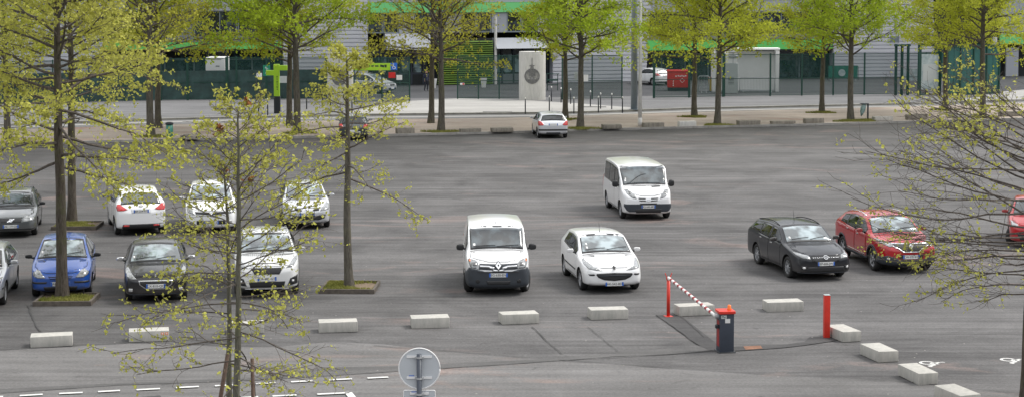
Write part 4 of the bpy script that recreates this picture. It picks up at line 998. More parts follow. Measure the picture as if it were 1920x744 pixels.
# delivery van
CARS.append((dict(name='delivery_van', L=4.21, W=1.83, H=1.85, wb=2.70, fo=.86, r=.315, paint='p_white', nose=.98, bottom=.20, cowl=(.98, 1.20), wtop=(1.58, 1.76), rend=(4.10, 1.80), tail=(4.18, 1.12), belt=(1.08, 1.16), wr=.83, wh=.86, boxy=1, nf=.70, ws='glass',
    wins=[(1.22, 2.20)], doors=[(1.15, 2.28), (2.36, 3.10)], rim='a5', mirz=.10, mirs=(.13, .22, .20), mirm='trim', mir=.34, steer=-16, arch=0, fplate=(.60, 'EG-630-EN'), aerial=[(1.85, .06, .01)], rear_glass=False,
    emblem=[('diamond', 'F', .85, .12)], wipers=[(-.66, -.04, .03), (0, .62, .03)], stickers=[(-.68, 1.26, .07)], bz=.97, bw=.50,
    front=[('bumper', 'trim_grey', [(-.90, .20), (.90, .20), (.90, .62), (.80, .80), (.52, .74), (.38, .70), (-.38, .70), (-.52, .74), (-.80, .80), (-.90, .62)], 0, .022),
           ('grille', 'trim_grey', [(-.55, .91), (0, .89), (.55, .91), (.55, .76), (.20, .74), (0, .70), (-.20, .74), (-.55, .76)], 0, .012),
           ('chrome_strip', 'chrome', [(.10, .80), (.24, .845), (.52, .86), (.52, .815), (.27, .80), (.14, .75), (0, .735), (0, .70), (.17, .71)], 1, .03),
           ('headlight', 'lamp', [(.54, .76), (.76, .80), (.83, .96), (.80, 1.0), (.62, .97), (.53, .90)], 1, .018), ('lamp_bowl', 'lamp_in', [(.60, .85), (.70, .85), (.71, .93), (.61, .93)], 1, .026), ('indicator', 'amber', [(.77, .93), (.81, .95), (.80, .985), (.76, .97)], 1, .028),
           ('lower_intake', 'trim', [(-.34, .44), (.34, .44), (.30, .34), (-.30, .34)], 0, .034), ('bumper_groove', 'trim', [(-.56, .695), (.56, .695), (.56, .675), (-.56, .675)], 0, .03),
           ('fog_lamp_recess', 'trim', [(.52, .40), (.58, .37), (.63, .40), (.63, .46), (.58, .49), (.52, .46)], 1, .034)],
    rear=[('tail_lamp', 'tail', [(.80, .8), (.88, .8), (.87, 1.2), (.81, 1.2)], 1, .01)]),
    (932, 545, 3.0, .86), 'white delivery van with black bumper and mirrors, front wheels turned', 'van'))
# minibus
CARS.append((dict(name='minibus', L=4.78, W=1.90, H=1.97, wb=3.10, fo=.83, r=.325, paint='p_white', nose=1.02, bottom=.21, cowl=(.82, 1.25), wtop=(1.42, 1.90), rend=(4.68, 1.93), tail=(4.75, 1.15), belt=(1.12, 1.16), wr=.90, wh=.88, boxy=1, nf=.74, ws='glass', wbot=.03, wtopoff=.09,
    wins=[(1.15, 1.95), (2.08, 3.15), (3.22, 4.45)], doors=[(1.02, 2.0), (2.08, 3.18)], rim='cap', mir=.25, mirz=.12, mirs=(.14, .22, .28), mirm='trim', fplate=(.52, 'BQ-640-MN'), rear_glass=True, bonnet=True, bz=.90, bw=.45, emblem=[('oval', 'F', .76, .05)],
    wipers=[(-.55, .1, .30), (.1, .14, .0)], stickers=[(-.74, 1.35, .06), (-.72, 1.42, .05)],
    front=[('bumper', 'trim_grey', [(-.88, .62), (.88, .62), (.88, .52), (.80, .38), (.70, .33), (-.70, .33), (-.80, .38), (-.88, .52)], 0, .010), ('lower_intake', 'trim', [(-.5, .43), (.5, .43), (.46, .30), (-.46, .30)], 0, .016), ('grille_slot', 'trim', [(-.32, .645), (.32, .645), (.30, .605), (-.30, .605)], 0, .018),
           ('grille', 'trim', [(.10, .79), (.36, .80), (.37, .84), (.10, .825)], 1, .010), ('grille', 'trim', [(.10, .715), (.33, .73), (.35, .765), (.10, .75)], 1, .010),
           ('headlight', 'lamp', [(.44, .80), (.60, .84), (.78, .98), (.80, 1.10), (.70, 1.10), (.50, .96)], 1, .010), ('lamp_bowl', 'lamp_in', [(.63, .96), (.70, .97), (.71, 1.04), (.64, 1.03)], 1, .016), ('bonnet_vent', 'trim', [(.22, 1.17), (.55, 1.175), (.56, 1.21), (.22, 1.205)], 0, .012)],
    rear=[('tail_lamp', 'tail', [(.84, .8), (.92, .8), (.91, 1.3), (.85, 1.3)], 1, .01)]),
    (1208, 408, 6.3, .83), 'white minibus with dark windows standing alone in the middle of the car park', 'van'))
# dark estate
CARS.append((dict(name='estate_car', L=4.57, W=1.79, H=1.47, wb=2.64, fo=.90, r=.325, paint='p_navy', nose=.80, cowl=(1.28, 1.0), wtop=(2.05, 1.42), rend=(4.10, 1.38), tail=(4.44, 1.0), belt=(.93, 1.05), ws='glass_white', wr=.72,
    wins=[(1.58, 2.40), (2.47, 3.22), (3.30, 4.0)], doors=[(1.45, 2.43), (2.45, 3.35)], rim='a10', handle='chrome', rails='trim', aerial=[(2.6, .30, .10)], fplate=(.53, 'EP-606-JW'), emblem=[('round', 'F', .70, .07)], stickers=[(-.6, 1.08, .05)],
    front=[('grille', 'trim', [(-.44, .74), (.44, .74), (.42, .60), (.30, .575), (-.30, .575), (-.42, .60)], 0, .008), ('headlight', 'lamp', [(.46, .66), (.68, .68), (.80, .76), (.82, .83), (.70, .80), (.50, .76)], 1, .010), ('lower_intake', 'trim', [(-.55, .44), (.55, .44), (.60, .30), (-.60, .30)], 0), 
           ('fog_lamp_recess', 'trim', [(.58, .46), (.74, .48), (.74, .38), (.60, .34)], 1, .008), ('fog_lamp', 'fog', [(.63, .39), (.68, .38), (.71, .41), (.70, .45), (.65, .45), (.62, .42)], 1, .014), ('lip_strip', 'trim_grey', [(-.78, .27), (.78, .27), (.76, .245), (-.76, .245)], 0, .012)] +
          [('grille_chip', 'chrome', [(x, .71), (x + .03, .71), (x + .03, .685), (x, .685)], 1, .016) for x in (.10, .17, .24, .31, .37)],
    rear=[('tail_lamp', 'tail', [(.5, .86), (.82, .86), (.8, .98), (.55, .98)], 1, .01)]),
    (1527, 518, 12, .90), 'dark slate estate car with roof rails, parked left of the red crossover', 'car'))
# red crossover
CARS.append((dict(name='crossover_car', L=4.45, W=1.84, H=1.59, wb=2.65, fo=.90, r=.35, paint='p_red', nose=.92, bottom=.24, cowl=(1.22, 1.12), wtop=(2.0, 1.53), rend=(3.95, 1.46), tail=(4.28, 1.10), belt=(1.03, 1.16), ws='glass_white', wr=.70, arch=1,
    wins=[(1.52, 2.34), (2.41, 3.15), (3.22, 3.72)], doors=[(1.40, 2.37), (2.39, 3.25)], rim='a5', handle='chrome', rails='chrome', aerial=[(3.6, .28, .10)], fplate=(.53, 'CW-937-FQ'), emblem=[('diamond', 'F', .83, .10)], stickers=[(-.6, 1.18, .04)],
    front=[('bumper', 'trim_grey', [(-.88, .24), (.88, .24), (.88, .52), (.74, .58), (.50, .52), (.38, .45), (-.38, .45), (-.50, .52), (-.74, .58), (-.88, .52)], 0, .012), ('fog_lamp', 'fog', [(.66, .46), (.74, .47), (.74, .52), (.66, .52)], 1, .02), ('lower_intake', 'trim', [(-.40, .60), (.40, .60), (.34, .48), (-.34, .48)], 0, .014),
           ('grille', 'trim', [(-.56, .90), (.56, .90), (.50, .84), (.34, .76), (.24, .68), (-.24, .68), (-.34, .76), (-.50, .84)], 0, .010), ('chrome_strip', 'chrome', [(0, .915), (.56, .925), (.56, .90), (0, .89)], 1, .018),
           ('chrome_strip', 'chrome', [(0, .665), (.25, .665), (.37, .755), (.56, .85), (.56, .865), (.34, .775), (.23, .685), (0, .685)], 1, .018),
           ('headlight', 'lamp', [(.50, .84), (.66, .83), (.80, .90), (.86, 1.0), (.78, .99), (.54, .92)], 1, .012)],
    side=[('lower_strip', 'chrome', [(1.5, .42), (1.5, .435), (2.6, .465), (3.0, .475), (3.0, .455)], .02)],
    rear=[('tail_lamp', 'tail', [(.5, .95), (.86, .95), (.84, 1.1), (.6, 1.08)], 1, .01)]),
    (1687, 505, 9, .90), 'red crossover with silver roof rails, parked right of the dark estate car', 'car'))
# silver small hatchback, front
CARS.append((dict(name='hatchback_car', L=3.99, W=1.72, H=1.50, wb=2.575, fo=.78, r=.30, paint='p_silver2', nose=.82, cowl=(1.0, 1.05), wtop=(1.85, 1.45), rend=(3.55, 1.40), tail=(3.86, 1.02), belt=(.95, 1.04), ws='glass_white',
    wins=[(1.30, 2.15), (2.22, 3.0), (3.06, 3.4)], doors=[(1.18, 2.18), (2.2, 3.1)], rim='cap', fplate=(.56, 'BG-693-BB'), emblem=[('diamond', 'F', .72, .06)],
    front=[('grille', 'trim', [(.18, .66), (.42, .68), (.44, .77), (.22, .72)], 1, .008), ('headlight', 'lamp', [(.46, .66), (.76, .70), (.80, .86), (.70, .90), (.52, .78)], 1, .01), ('lower_intake', 'trim', [(-.66, .54), (-.30, .50), (.30, .50), (.66, .54), (.60, .40), (.40, .34), (-.40, .34), (-.60, .40)], 0, .008), ('fog_lamp', 'fog', [(.54, .45), (.60, .45), (.60, .50), (.54, .50)], 1, .014), ('lower_lip', 'trim', [(-.74, .19), (.74, .19), (.72, .235), (-.72, .235)], 0)]),
    (574, 425, 10, .78), 'silver hatchback with a wide dark lower grille, back row behind the young trees', 'car'))
# blue hatchback
CARS.append((dict(name='hatchback_car', L=3.85, W=1.67, H=1.52, wb=2.46, fo=.76, r=.295, paint='p_blue', nose=.78, cowl=(1.0, 1.02), wtop=(1.80, 1.46), rend=(3.35, 1.40), tail=(3.70, .98), belt=(.90, .98), ws='glass_white', wr=.66,
    wins=[(1.25, 2.05), (2.12, 2.85), (2.9, 3.2)], doors=[(1.12, 2.08), (2.1, 2.95)], rim='cap', mirm='trim', fplate=(.44, 'AL-512-DK'), emblem=[('lion', 'F', .66, .05)], stickers=[(-.58, 1.12, .05)],
    front=[('headlight', 'lamp', [(.40, .60), (.62, .60), (.74, .66), (.75, .72), (.64, .80), (.56, .78)], 1, .010), ('grille', 'p_blue', [(-.34, .68), (.34, .68), (.28, .56), (-.28, .56)], 0, .004), ('grille_slot', 'trim', [(-.33, .635), (.33, .635), (.31, .615), (-.31, .615)], 0, .010), ('grille_slot', 'trim', [(-.30, .59), (.30, .59), (.28, .575), (-.28, .575)], 0, .010),
           ('bumper_strip', 'trim', [(.36, .50), (.76, .50), (.76, .45), (.38, .45)], 1, .012), ('lower_intake', 'trim', [(-.46, .36), (.46, .36), (.42, .26), (-.42, .26)], 0, .008)],
    side=[('rubbing_strip', 'trim', [(1.2, .50), (1.2, .54), (2.6, .54), (2.6, .50)], .014)]),
    (117, 552, 11, .76), 'bright blue hatchback behind the nearest oak trunk and its grass bed', 'car'))
# black hatchback
CARS.append((dict(name='hatchback_car', L=3.96, W=1.74, H=1.46, wb=2.54, fo=.80, r=.305, paint='p_black', nose=.80, cowl=(1.12, 1.0), wtop=(1.95, 1.41), rend=(3.50, 1.36), tail=(3.82, 1.0), belt=(.92, 1.02), ws='glass_white',
    wins=[(1.4, 2.2), (2.28, 2.95), (3.0, 3.35)], doors=[(1.28, 2.24), (2.26, 3.05)], rim='a5', mirm='chrome', fplate=(.50, 'CX-810-QQ'), emblem=[('lion', 'F', .755, .05)], stickers=[(-.62, 1.08, .05)],
    front=[('grille_frame', 'chrome', [(-.46, .66), (.46, .66), (.44, .54), (.28, .42), (.22, .405), (-.22, .405), (-.28, .42), (-.44, .54)], 0, .008), ('grille', 'trim', [(-.43, .635), (.43, .635), (.41, .55), (.26, .445), (.21, .43), (-.21, .43), (-.26, .445), (-.41, .55)], 0, .013),
           ('headlight', 'lamp', [(.50, .68), (.66, .69), (.80, .74), (.82, .88), (.76, .92), (.66, .82)], 1, .010), ('fog_lamp', 'fog', [(.62, .36), (.72, .36), (.72, .44), (.62, .44)], 1, .012), ('bumper_edge', 'trim_grey', [(-.7, .28), (.7, .28), (.7, .265), (-.7, .265)], 0, .01)]),
    (293, 560, 11, .80), 'black hatchback with chrome ringed grille between the blue car and the white crossover', 'car'))
# white crossover behind young trees
CARS.append((dict(name='crossover_car', L=4.37, W=1.84, H=1.63, wb=2.61, fo=.90, r=.34, paint='p_white2', nose=.95, bottom=.23, cowl=(1.10, 1.16), wtop=(1.98, 1.57), rend=(3.9, 1.50), tail=(4.2, 1.12), belt=(1.04, 1.14), ws='glass_white', arch=1,
    wins=[(1.42, 2.25), (2.32, 3.1), (3.17, 3.65)], doors=[(1.3, 2.28), (2.3, 3.2)], rim='a10', rails='chrome', fplate=(.56, 'CR-385-GT'), emblem=[('lion', 'F', .90, .06)],
    front=[('grille', 'trim', [(-.44, .84), (.44, .84), (.34, .68), (-.34, .68)], 0, .008), ('grille_frame', 'chrome', [(-.5, .87), (.5, .87), (.49, .845), (-.49, .845)], 0, .016), ('lower_intake', 'trim', [(-.50, .48), (.50, .48), (.46, .32), (-.46, .32)], 0, .008), ('lower_lip', 'fog', [(-.6, .28), (.6, .28), (.56, .24), (-.56, .24)], 0, .016),
           ('headlight', 'lamp', [(.52, .84), (.70, .86), (.84, .98), (.84, 1.06), (.72, 1.0)], 1, .010), ('fog_lamp_recess', 'trim', [(.56, .36), (.84, .40), (.84, .64), (.64, .56)], 1, .01), ('fog_lamp', 'fog', [(.68, .46), (.74, .46), (.74, .52), (.68, .52)], 1, .016)]),
    (500, 549, 9, .90), 'white crossover half hidden by the young trees, right of the black hatchback', 'car'))
# white compact people carrier, front
CARS.append((dict(name='people_carrier', L=4.34, W=1.81, H=1.62, wb=2.70, fo=.88, r=.32, paint='p_white', nose=.88, cowl=(1.0, 1.12), wtop=(1.95, 1.56), rend=(3.9, 1.50), tail=(4.2, 1.10), belt=(1.02, 1.10), ws='glass_white',
    wins=[(1.35, 2.2), (2.27, 3.1), (3.17, 3.75)], doors=[(1.22, 2.24), (2.26, 3.2)], rim='a5', fplate=(.42, 'DB-274-LK'), emblem=[('diamond', 'F', .74, .085)],
    front=[('grille', 'trim', [(-.56, .80), (0, .78), (.56, .80), (.52, .72), (0, .67), (-.52, .72)], 0, .008), ('chrome_strip', 'chrome', [(-.5, .715), (0, .665), (.5, .715), (.5, .70), (0, .65), (-.5, .70)], 0, .016), ('headlight', 'lamp', [(.56, .70), (.78, .76), (.84, .92), (.80, .96), (.64, .86)], 1, .01),
           ('lower_intake', 'trim', [(-.5, .50), (.5, .50), (.5, .36), (-.5, .36)], 0, .006), ('fog_lamp', 'fog', [(.60, .42), (.72, .42), (.70, .50), (.60, .50)], 1, .012), ('lower_lip', 'trim', [(-.78, .19), (.78, .19), (.76, .25), (-.76, .25)], 0)]),
    (396, 433, 10, .88), 'white people carrier facing the viewer, right of the white hatchback seen from behind', 'car'))
# grey saloon, left edge
CARS.append((dict(name='estate_car', L=4.48, W=1.72, H=1.42, wb=2.56, fo=.90, r=.305, paint='p_grey', nose=.74, cowl=(1.38, .94), wtop=(2.10, 1.36), rend=(4.0, 1.34), tail=(4.36, .96), belt=(.86, .94), ws='glass', wr=.70,
    wins=[(1.66, 2.42), (2.49, 3.2), (3.27, 3.9)], doors=[(1.52, 2.45), (2.47, 3.3)], rim='a5', rails='trim', mirm='trim', fplate=(.42, 'AE-119-GB'), emblem=[('slash', 'F', .61, .10)],
    front=[('grille', 'trim', [(-.38, .68), (.38, .68), (.34, .55), (-.34, .55)], 0, .008), ('headlight', 'lamp', [(.42, .56), (.76, .58), (.78, .68), (.60, .72), (.42, .70)], 1, .010), ('bumper_strip', 'trim', [(-.8, .36), (.8, .36), (.8, .30), (-.8, .30)], 0, .008)]),
    (24, 440, 12, .90), 'dark grey estate car at the left edge with a slanted chrome bar across its grille', 'car'))
# silver car, far left
CARS.append((dict(name='hatchback_car', L=4.2, W=1.76, H=1.46, wb=2.6, fo=.85, r=.31, paint='p_silver', nose=.78, cowl=(1.2, 1.0), wtop=(2.0, 1.41), rend=(3.7, 1.36), tail=(4.0, 1.0), belt=(.92, 1.0), ws='glass',
    wins=[(1.5, 2.3), (2.37, 3.05), (3.1, 3.5)], doors=[(1.36, 2.33), (2.35, 3.15)], rim='a5',
    front=[('headlight', 'lamp', [(.5, .62), (.78, .66), (.82, .8), (.6, .76)], 1, .01), ('lower_intake', 'trim', [(-.6, .45), (.6, .45), (.5, .3), (-.5, .3)], 0, .006), ('grille', 'trim', [(-.4, .7), (.4, .7), (.3, .58), (-.3, .58)], 0, .006)],
    side=[('rubbing_strip', 'trim', [(.3, .50), (.3, .54), (.45, .54), (.45, .50)], .014)]),
    (-49, 571, 9, .85), 'silver car mostly outside the left edge of the photo, only its mirror and flank showing', 'car'))
# white car seen from behind
CARS.append((dict(name='hatchback_car', L=4.07, W=1.77, H=1.60, wb=2.61, fo=.80, r=.32, paint='p_white', nose=.85, cowl=(1.0, 1.12), wtop=(1.9, 1.54), rend=(3.58, 1.50), tail=(3.92, 1.06), belt=(1.0, 1.10), ws='glass', wr=.70, rg=(.06, .06), rgi=.07, rgm='glass',
    wins=[(1.35, 2.1), (2.17, 2.9), (2.96, 3.35)], doors=[(1.22, 2.13), (2.15, 3.0)], rim='a5', mirm='p_grey', rplate=(.86, 'BR-254-XT'), emblem=[('oval', 'R', 1.02, .045)], aerial=[(3.4, .2, .1)],
    rear=[('tail_lamp', 'tail', [(.46, .92), (.58, .885), (.80, .88), (.83, 1.0), (.80, 1.09), (.72, 1.10), (.58, 1.0)], 1, .012), ('lower_bumper', 'trim', [(-.62, .42), (.62, .42), (.66, .30), (.60, .25), (-.60, .25), (-.66, .30)], 0, .008), ('reflector', 'tail', [(.40, .385), (.60, .40), (.62, .345), (.42, .34)], 1, .014), ('plate_recess', 'p_silver2', [(-.34, .94), (.34, .94), (.32, .79), (-.32, .79)], 0, .006), ('rear_wiper', 'trim', [(-.02, 1.10), (.34, 1.105), (.34, 1.118), (-.02, 1.12)], 0, .02)],
    side=[]),
    (262, 437, 197.5, 3.41), 'white hatchback seen from behind with red tail lamps and dark rear window', 'car'))
# silver hatchback at the kerb, from behind
CARS.append((dict(name='hatchback_car', L=4.03, W=1.75, H=1.47, wb=2.54, fo=.83, r=.305, paint='p_silver2', nose=.78, cowl=(1.12, 1.02), wtop=(1.98, 1.42), rend=(3.55, 1.38), tail=(3.88, 1.0), belt=(.92, 1.03), ws='glass', wr=.70, rg=(.07, .04), rgi=.05, rgm='glass_side',
    wins=[(1.42, 2.2), (2.28, 3.0), (3.06, 3.4)], doors=[(1.28, 2.24), (2.26, 3.1)], rim='cap', rplate=(.80, ''), aerial=[(3.3, .3, .12)],
    rear=[('tail_lamp', 'tail', [(.52, .80), (.60, .74), (.84, .74), (.85, .95), (.80, 1.0), (.70, .96)], 1, .012), ('bumper_strip', 'trim', [(-.82, .54), (.82, .54), (.80, .45), (-.80, .45)], 0, .014), ('lower_bumper', 'trim_grey', [(-.4, .36), (.4, .36), (.4, .28), (-.4, .28)], 0, .01)],
    side=[]),
    (1035, 258.5, 185.5, 3.37), 'silver hatchback seen from behind at the far kerb, facing the gates', 'car'))
# red car at right edge
CARS.append((dict(name='hatchback_car', L=4.1, W=1.76, H=1.5, wb=2.55, fo=.83, r=.32, paint='p_red', nose=.82, cowl=(1.1, 1.04), wtop=(1.95, 1.45), rend=(3.6, 1.4), tail=(3.9, 1.0), belt=(.95, 1.03), ws='glass',
    wins=[(1.42, 2.2), (2.28, 3.0)], doors=[(1.28, 2.24), (2.26, 3.1)], rim='a5', steer=-24,
    front=[('headlight', 'lamp', [(.5, .70), (.78, .74), (.82, .88), (.6, .80)], 1, .01), ('lower_intake', 'trim', [(-.6, .5), (.6, .5), (.5, .3), (-.5, .3)], 0, .006)]),
    (1941, 461, -15, .83), 'orange red car behind the oak trunk at the right edge of the photo', 'car'))
# dark car half hidden at the far kerb
CARS.append((dict(name='hatchback_car', L=3.9, W=1.68, H=1.42, wb=2.45, fo=.78, r=.29, paint='p_dkgreen', nose=.76, cowl=(1.1, .98), wtop=(1.9, 1.37), rend=(3.4, 1.32), tail=(3.7, .95), belt=(.88, .97), ws='glass', rgi=.06,
    wins=[(1.35, 2.1), (2.17, 2.9)], doors=[(1.22, 2.13), (2.15, 3.0)], rim='cap', rplate=(.55, ''),
    rear=[('tail_lamp', 'tail', [(.55, .74), (.80, .74), (.80, .92), (.62, .92)], 1, .012), ('indicator', 'amber', [(.56, .70), (.80, .70), (.80, .73), (.56, .73)], 1, .012), ('bumper_strip', 'fog', [(-.4, .5), (.4, .5), (.4, .42), (-.4, .42)], 0, .01)]),
    (663, 262, 184, 3.2), 'dark car with red and amber tail lamps hidden behind the slender oak', 'car'))
# cars behind the fence
CARS.append((dict(name='hatchback_car', L=4.1, W=1.74, H=1.48, wb=2.5, fo=.8, r=.31, paint='p_white', nose=.8, cowl=(1.1, 1.02), wtop=(1.95, 1.43), rend=(3.5, 1.37), tail=(3.85, 1.0), belt=(.94, 1.03), ws='glass',
    wins=[(1.42, 2.2), (2.28, 3.0), (3.06, 3.35)], doors=[(1.28, 2.24), (2.26, 3.1)], rim='dark', rplate=(.78, ''), rgi=.05,
    rear=[('tail_lamp', 'tail', [(.52, .86), (.84, .84), (.82, 1.04), (.7, 1.04)], 1, .012), ('lower_bumper', 'trim', [(-.7, .36), (.7, .36), (.66, .26), (-.66, .26)], 0, .01)]),
    (1238, 160, 212, 3.3), 'white hatchback behind the mesh fence left of the red container', 'car', .12))
CARS.append((dict(name='people_carrier', L=4.3, W=1.78, H=1.60, wb=2.65, fo=.85, r=.31, paint='p_silver2', nose=.85, cowl=(1.0, 1.08), wtop=(1.95, 1.54), rend=(3.8, 1.5), tail=(4.15, 1.05), belt=(.98, 1.07), ws='glass_white',
    wins=[(1.3, 2.15), (2.22, 3.0), (3.07, 3.6)], doors=[(1.18, 2.18), (2.2, 3.1)], rim='cap', fplate=(.42, ''),
    front=[('headlight', 'lamp', [(.5, .66), (.78, .72), (.82, .88), (.6, .82)], 1, .01), ('lower_intake', 'trim', [(-.6, .45), (.6, .45), (.5, .3), (-.5, .3)], 0, .006), ('grille', 'trim', [(-.4, .74), (.4, .74), (.3, .62), (-.3, .62)], 0, .006)]),
    (716, 175, 62, 1.0), 'silver people carrier behind the gate with the lime banner', 'car', .12))
for item in CARS:
    c, (px, py, hd, at_d), lab, cat = item[:4]; h = item[4] if len(item) > 4 else 0.0
    t = make_car(c); place(t, px, py, hd, at_d, c, h); tag(t, lab, cat)
    for ch in t.children:
        if ch.name.startswith('mirror_glass'): pass
# ------------------------------------------------------------------ concrete blocks
def block(x0, y0, x1, y1, dep, h, lab, grp, seed, mat='concrete', z=0.0, bev=.018, jit=.004, name='concrete_block'):
    a, b = G(x0, y0, z), G(x1, y1, z); w = (b - a).length; ang = math.atan2((b - a).y, (b - a).x); rs = random.Random(seed)
    o = bevel_box(name, (w, dep, h), M[mat], None, bev, 2, (w / 2, dep / 2, h / 2 + .012), jit, rs)
    o.location = (a.x, a.y, z - .006); o.rotation_euler = (R(rs.uniform(-.6, .6)), 0, ang); tag(o, lab, 'block', grp); return o
near = [(57, 652, 136, 648.5, 'concrete block nearest the left edge of the photo, below the blue car'), (242, 642, 317, 639, 'concrete block with small orange stickers, below the black hatchback'),
        (425, 627, 495, 625, 'concrete block hidden behind the trunks of the young oaks'), (598, 624, 671, 622, 'chipped concrete block right of the young oaks, crossed by leaf tips'),
        (772, 616, 843, 614, 'concrete block in the row above the round sign'), (942, 609, 1011, 606, 'concrete block in the row below the delivery van'),
        (1108, 600, 1178, 598, 'concrete block in the row below the white three door hatchback'), (1274, 593, 1340, 590, 'concrete block behind the red and white barrier arm'),
        (1439, 585, 1507, 583, 'concrete block with a broken corner, below the dark estate car')]
for i, (a, b, c_, d, lab) in enumerate(near):
    o = block(a, b, c_, d, .50, .26, lab, 'concrete blocks closing the car park', i, jit=.006)
    if i == 1:
        for k in (0, 1):
            q = MB(); q.box((.80 + k * .1, -.002, .20), (.07, .006, .06)); q.build('sticker', M['amber'], o); q = MB(); q.box((.80 + k * .1, -.006, .20), (.035, .004, .03)); q.build('sticker', M['plate'], o)
diag = [(1580, 642, 1617, 641, 'short looking concrete block end on beside the single red post'), (1647.6, 680, 1687, 679, 'second concrete block end on, going down from the single red post'),
        (1722, 722, 1761, 721, 'concrete block end on next to the painted wheelchair symbol'), (1800, 765, 1842, 763, 'concrete block cut by the bottom edge of the photo')]
for i, (a, b, c_, d, lab) in enumerate(diag):
    o = block(a, b, c_, d, .98, .26, lab, 'concrete blocks closing the car park', 20 + i, jit=.006); o.rotation_euler.z += R(8)
far = [(745, 777, 252, .34, 'concrete_old', 'grey stone block on the strip left of the sparse oaks'), (864, 903, 249.5, .22, 'concrete_old', 'low grey slab on the strip just right of the sparse oaks'), (923, 963, 249, .26, 'concrete_old', 'low grey slab on the strip left of the silver hatchback at the kerb'),
       (1132, 1166, 243, .26, 'concrete_old', 'brown stone block left of the white lamp post'), (1208, 1246, 240, .28, 'concrete_old', 'long brown grey block right of the white lamp post'), (1275, 1306, 238.5, .32, 'concrete_pale', 'pale stone block on the strip below the red container'),
       (1386, 1426, 236, .28, 'concrete_old', 'dark brown block on the strip right of the front row oak by the white shelter'), (1449, 1492, 233.5, .18, 'concrete_old', 'very low slab on the strip, between the dark brown block and the tilted stone'), (1511, 1545, 232, .30, 'concrete_old', 'tilted brownish stone left of the green oak by the litter bag'),
       (1641, 1675, 228, .28, 'concrete', 'grey block on the strip right of the litter bag post'), (1703, 1739, 225.5, .34, 'concrete_old', 'pale brown tilted block on the strip, second block right of the litter bag post'), (1783, 1822, 222, .26, 'concrete', 'block half covered by leaves left of the rightmost strip oak'), (1878, 1925, 219, .30, 'concrete_old', 'long brown block at the right end of the strip')]
for i, (x0, x1, y, h, m, lab) in enumerate(far):
    o = block(x0, y, x1, y - (x1 - x0) * .028, .42, h, lab, 'stone blocks along the sandy strip', 50 + i, m, .10, .03, .02, 'stone_block')
# rough boulder pile
def boulder(px, py, w, d, h, lab, seed):
    bm = bmesh.new(); bmesh.ops.create_icosphere(bm, subdivisions=3, radius=1); rs = random.Random(seed); from mathutils import noise
    for v in bm.verts:
        n = noise.noise(v.co * 1.8 + Vector((seed, 0, 0))) * .45 + noise.noise(v.co * 5) * .12; v.co = v.co * (1 + n); v.co = Vector((v.co.x * w / 2, v.co.y * d / 2, max(v.co.z, -.4) * h / 1.5))
    o = bm_obj('boulder', bm, M['concrete_old'], ang=25); o.location = G(px, py, .1) + Vector((0, .2, h * .25)); tag(o, lab, 'boulder')
boulder(354, 262, 1.25, .6, .36, 'rough heap of brown stone right of the green litter bin', 3)

# ------------------------------------------------------------------ barrier
p = G(1363, 661); root = empty('barrier_cabinet', p, R(8), 'slate grey barrier housing with a red lid and orange lamp', 'barrier')
o = bevel_box('housing', (.34, .36, .92), M['slate'], root, .012, 2, (0, .18, .47)); o = bevel_box('lid', (.40, .42, .07), M['red_post'], root, .015, 2, (0, .18, .965))
bevel_box('base_plate', (.42, .42, .03), M['dark_metal'], root, .006, 1, (0, .18, .012))
mb = MB(); mb.lathe((.09, .16, 1.0), [(.05, 0), (.05, .02), (.045, .03), (.043, .10), (.03, .12), (.001, .122)], 16); mb.build('beacon', M['orange'], root, smooth=True)
for nm, (x, z, w, h), m in (('label', (-.08, .86, .13, .08), 'cabinet'), ('notice', (.01, .765, .12, .10), 'white_p')):
    mb = MB(); mb.box((x, -.003, z), (w, .006, h)); mb.build(nm, M[m], root)
mb = MB(); mb.box((-.025 - .08, -.008, .87), (.03, .004, .03)); mb.box((-.06, -.008, .85), (.03, .004, .02)); mb.build('label_print', M['ink'], root)
mb = MB(); mb.box((-.174, .18, .45), (.008, .20, .62)); mb.build('side_door', M['red_dark'], root)
bevel_box('bracket', (.09, .10, .09), M['dark_metal'], root, .01, 1, (-.21, .12, .62)); mb = MB(); mb.tube([(-.17, .16, .86), (-.26, .16, .86)], .06, 12); mb.build('hub', M['grey_metal'], root)
hub = p + Matrix.Rotation(R(8), 3, 'Z') @ Vector((-.24, .16, .86))
rp = G(1253, 593); rest = Vector((rp.x, rp.y, 1.03))
arm = MB(); d = rest - hub; tip = hub + d * 1.03; nseg = 26
for k in range(nseg):
    a = hub + d * (k / nseg); b = hub + d * ((k + 1) / nseg)
    arm.tube([a, b], .038, 8, mi=0, cap=(k in (0, nseg - 1)))
for k in range(11):
    t = .08 + k * .083; a = hub + d * t; b = hub + d * (t + .034)
    arm.tube([a, b], .0405, 8, mi=1)
o = arm.build('barrier_arm', M['white_p'], None, mats=[M['white_p'], M['red_dark']])
bmf = o.data; o.location = (0, 0, 0)
o.parent = root; o.matrix_parent_inverse = (Matrix.Translation(p) @ Matrix.Rotation(R(8), 4, 'Z')).inverted()
root = empty('arm_rest_post', rp, R(20), 'slim red post with a fork holding the tip of the barrier arm', 'post')
mb = MB(); mb.tube([(0, 0, 0), (0, 0, .95)], .045, 12); mb.build('pole', M['red_post'], root, smooth=True); bevel_box('base_plate', (.20, .20, .02), M['red_post'], root, .004, 1, (0, 0, .012))
mb = MB()
for s in (-1, 1): mb.tube([(0, 0, .94), (s * .05, 0, .98), (s * .055, 0, 1.06), (s * .10, 0, 1.16)], [.014, .014, .012, .010], 6)
mb.build('fork', M['red_post'], root)
p = G(1549.5, 633); root = empty('red_post', p, R(5), 'single thick square red post next to a concrete block', 'post')
bevel_box('pole', (.145, .145, 1.07), M['red_post'], root, .008, 2, (0, 0, .535)); bevel_box('cap', (.15, .15, .012), M['banner_pale'], root, .004, 1, (0, 0, 1.076))
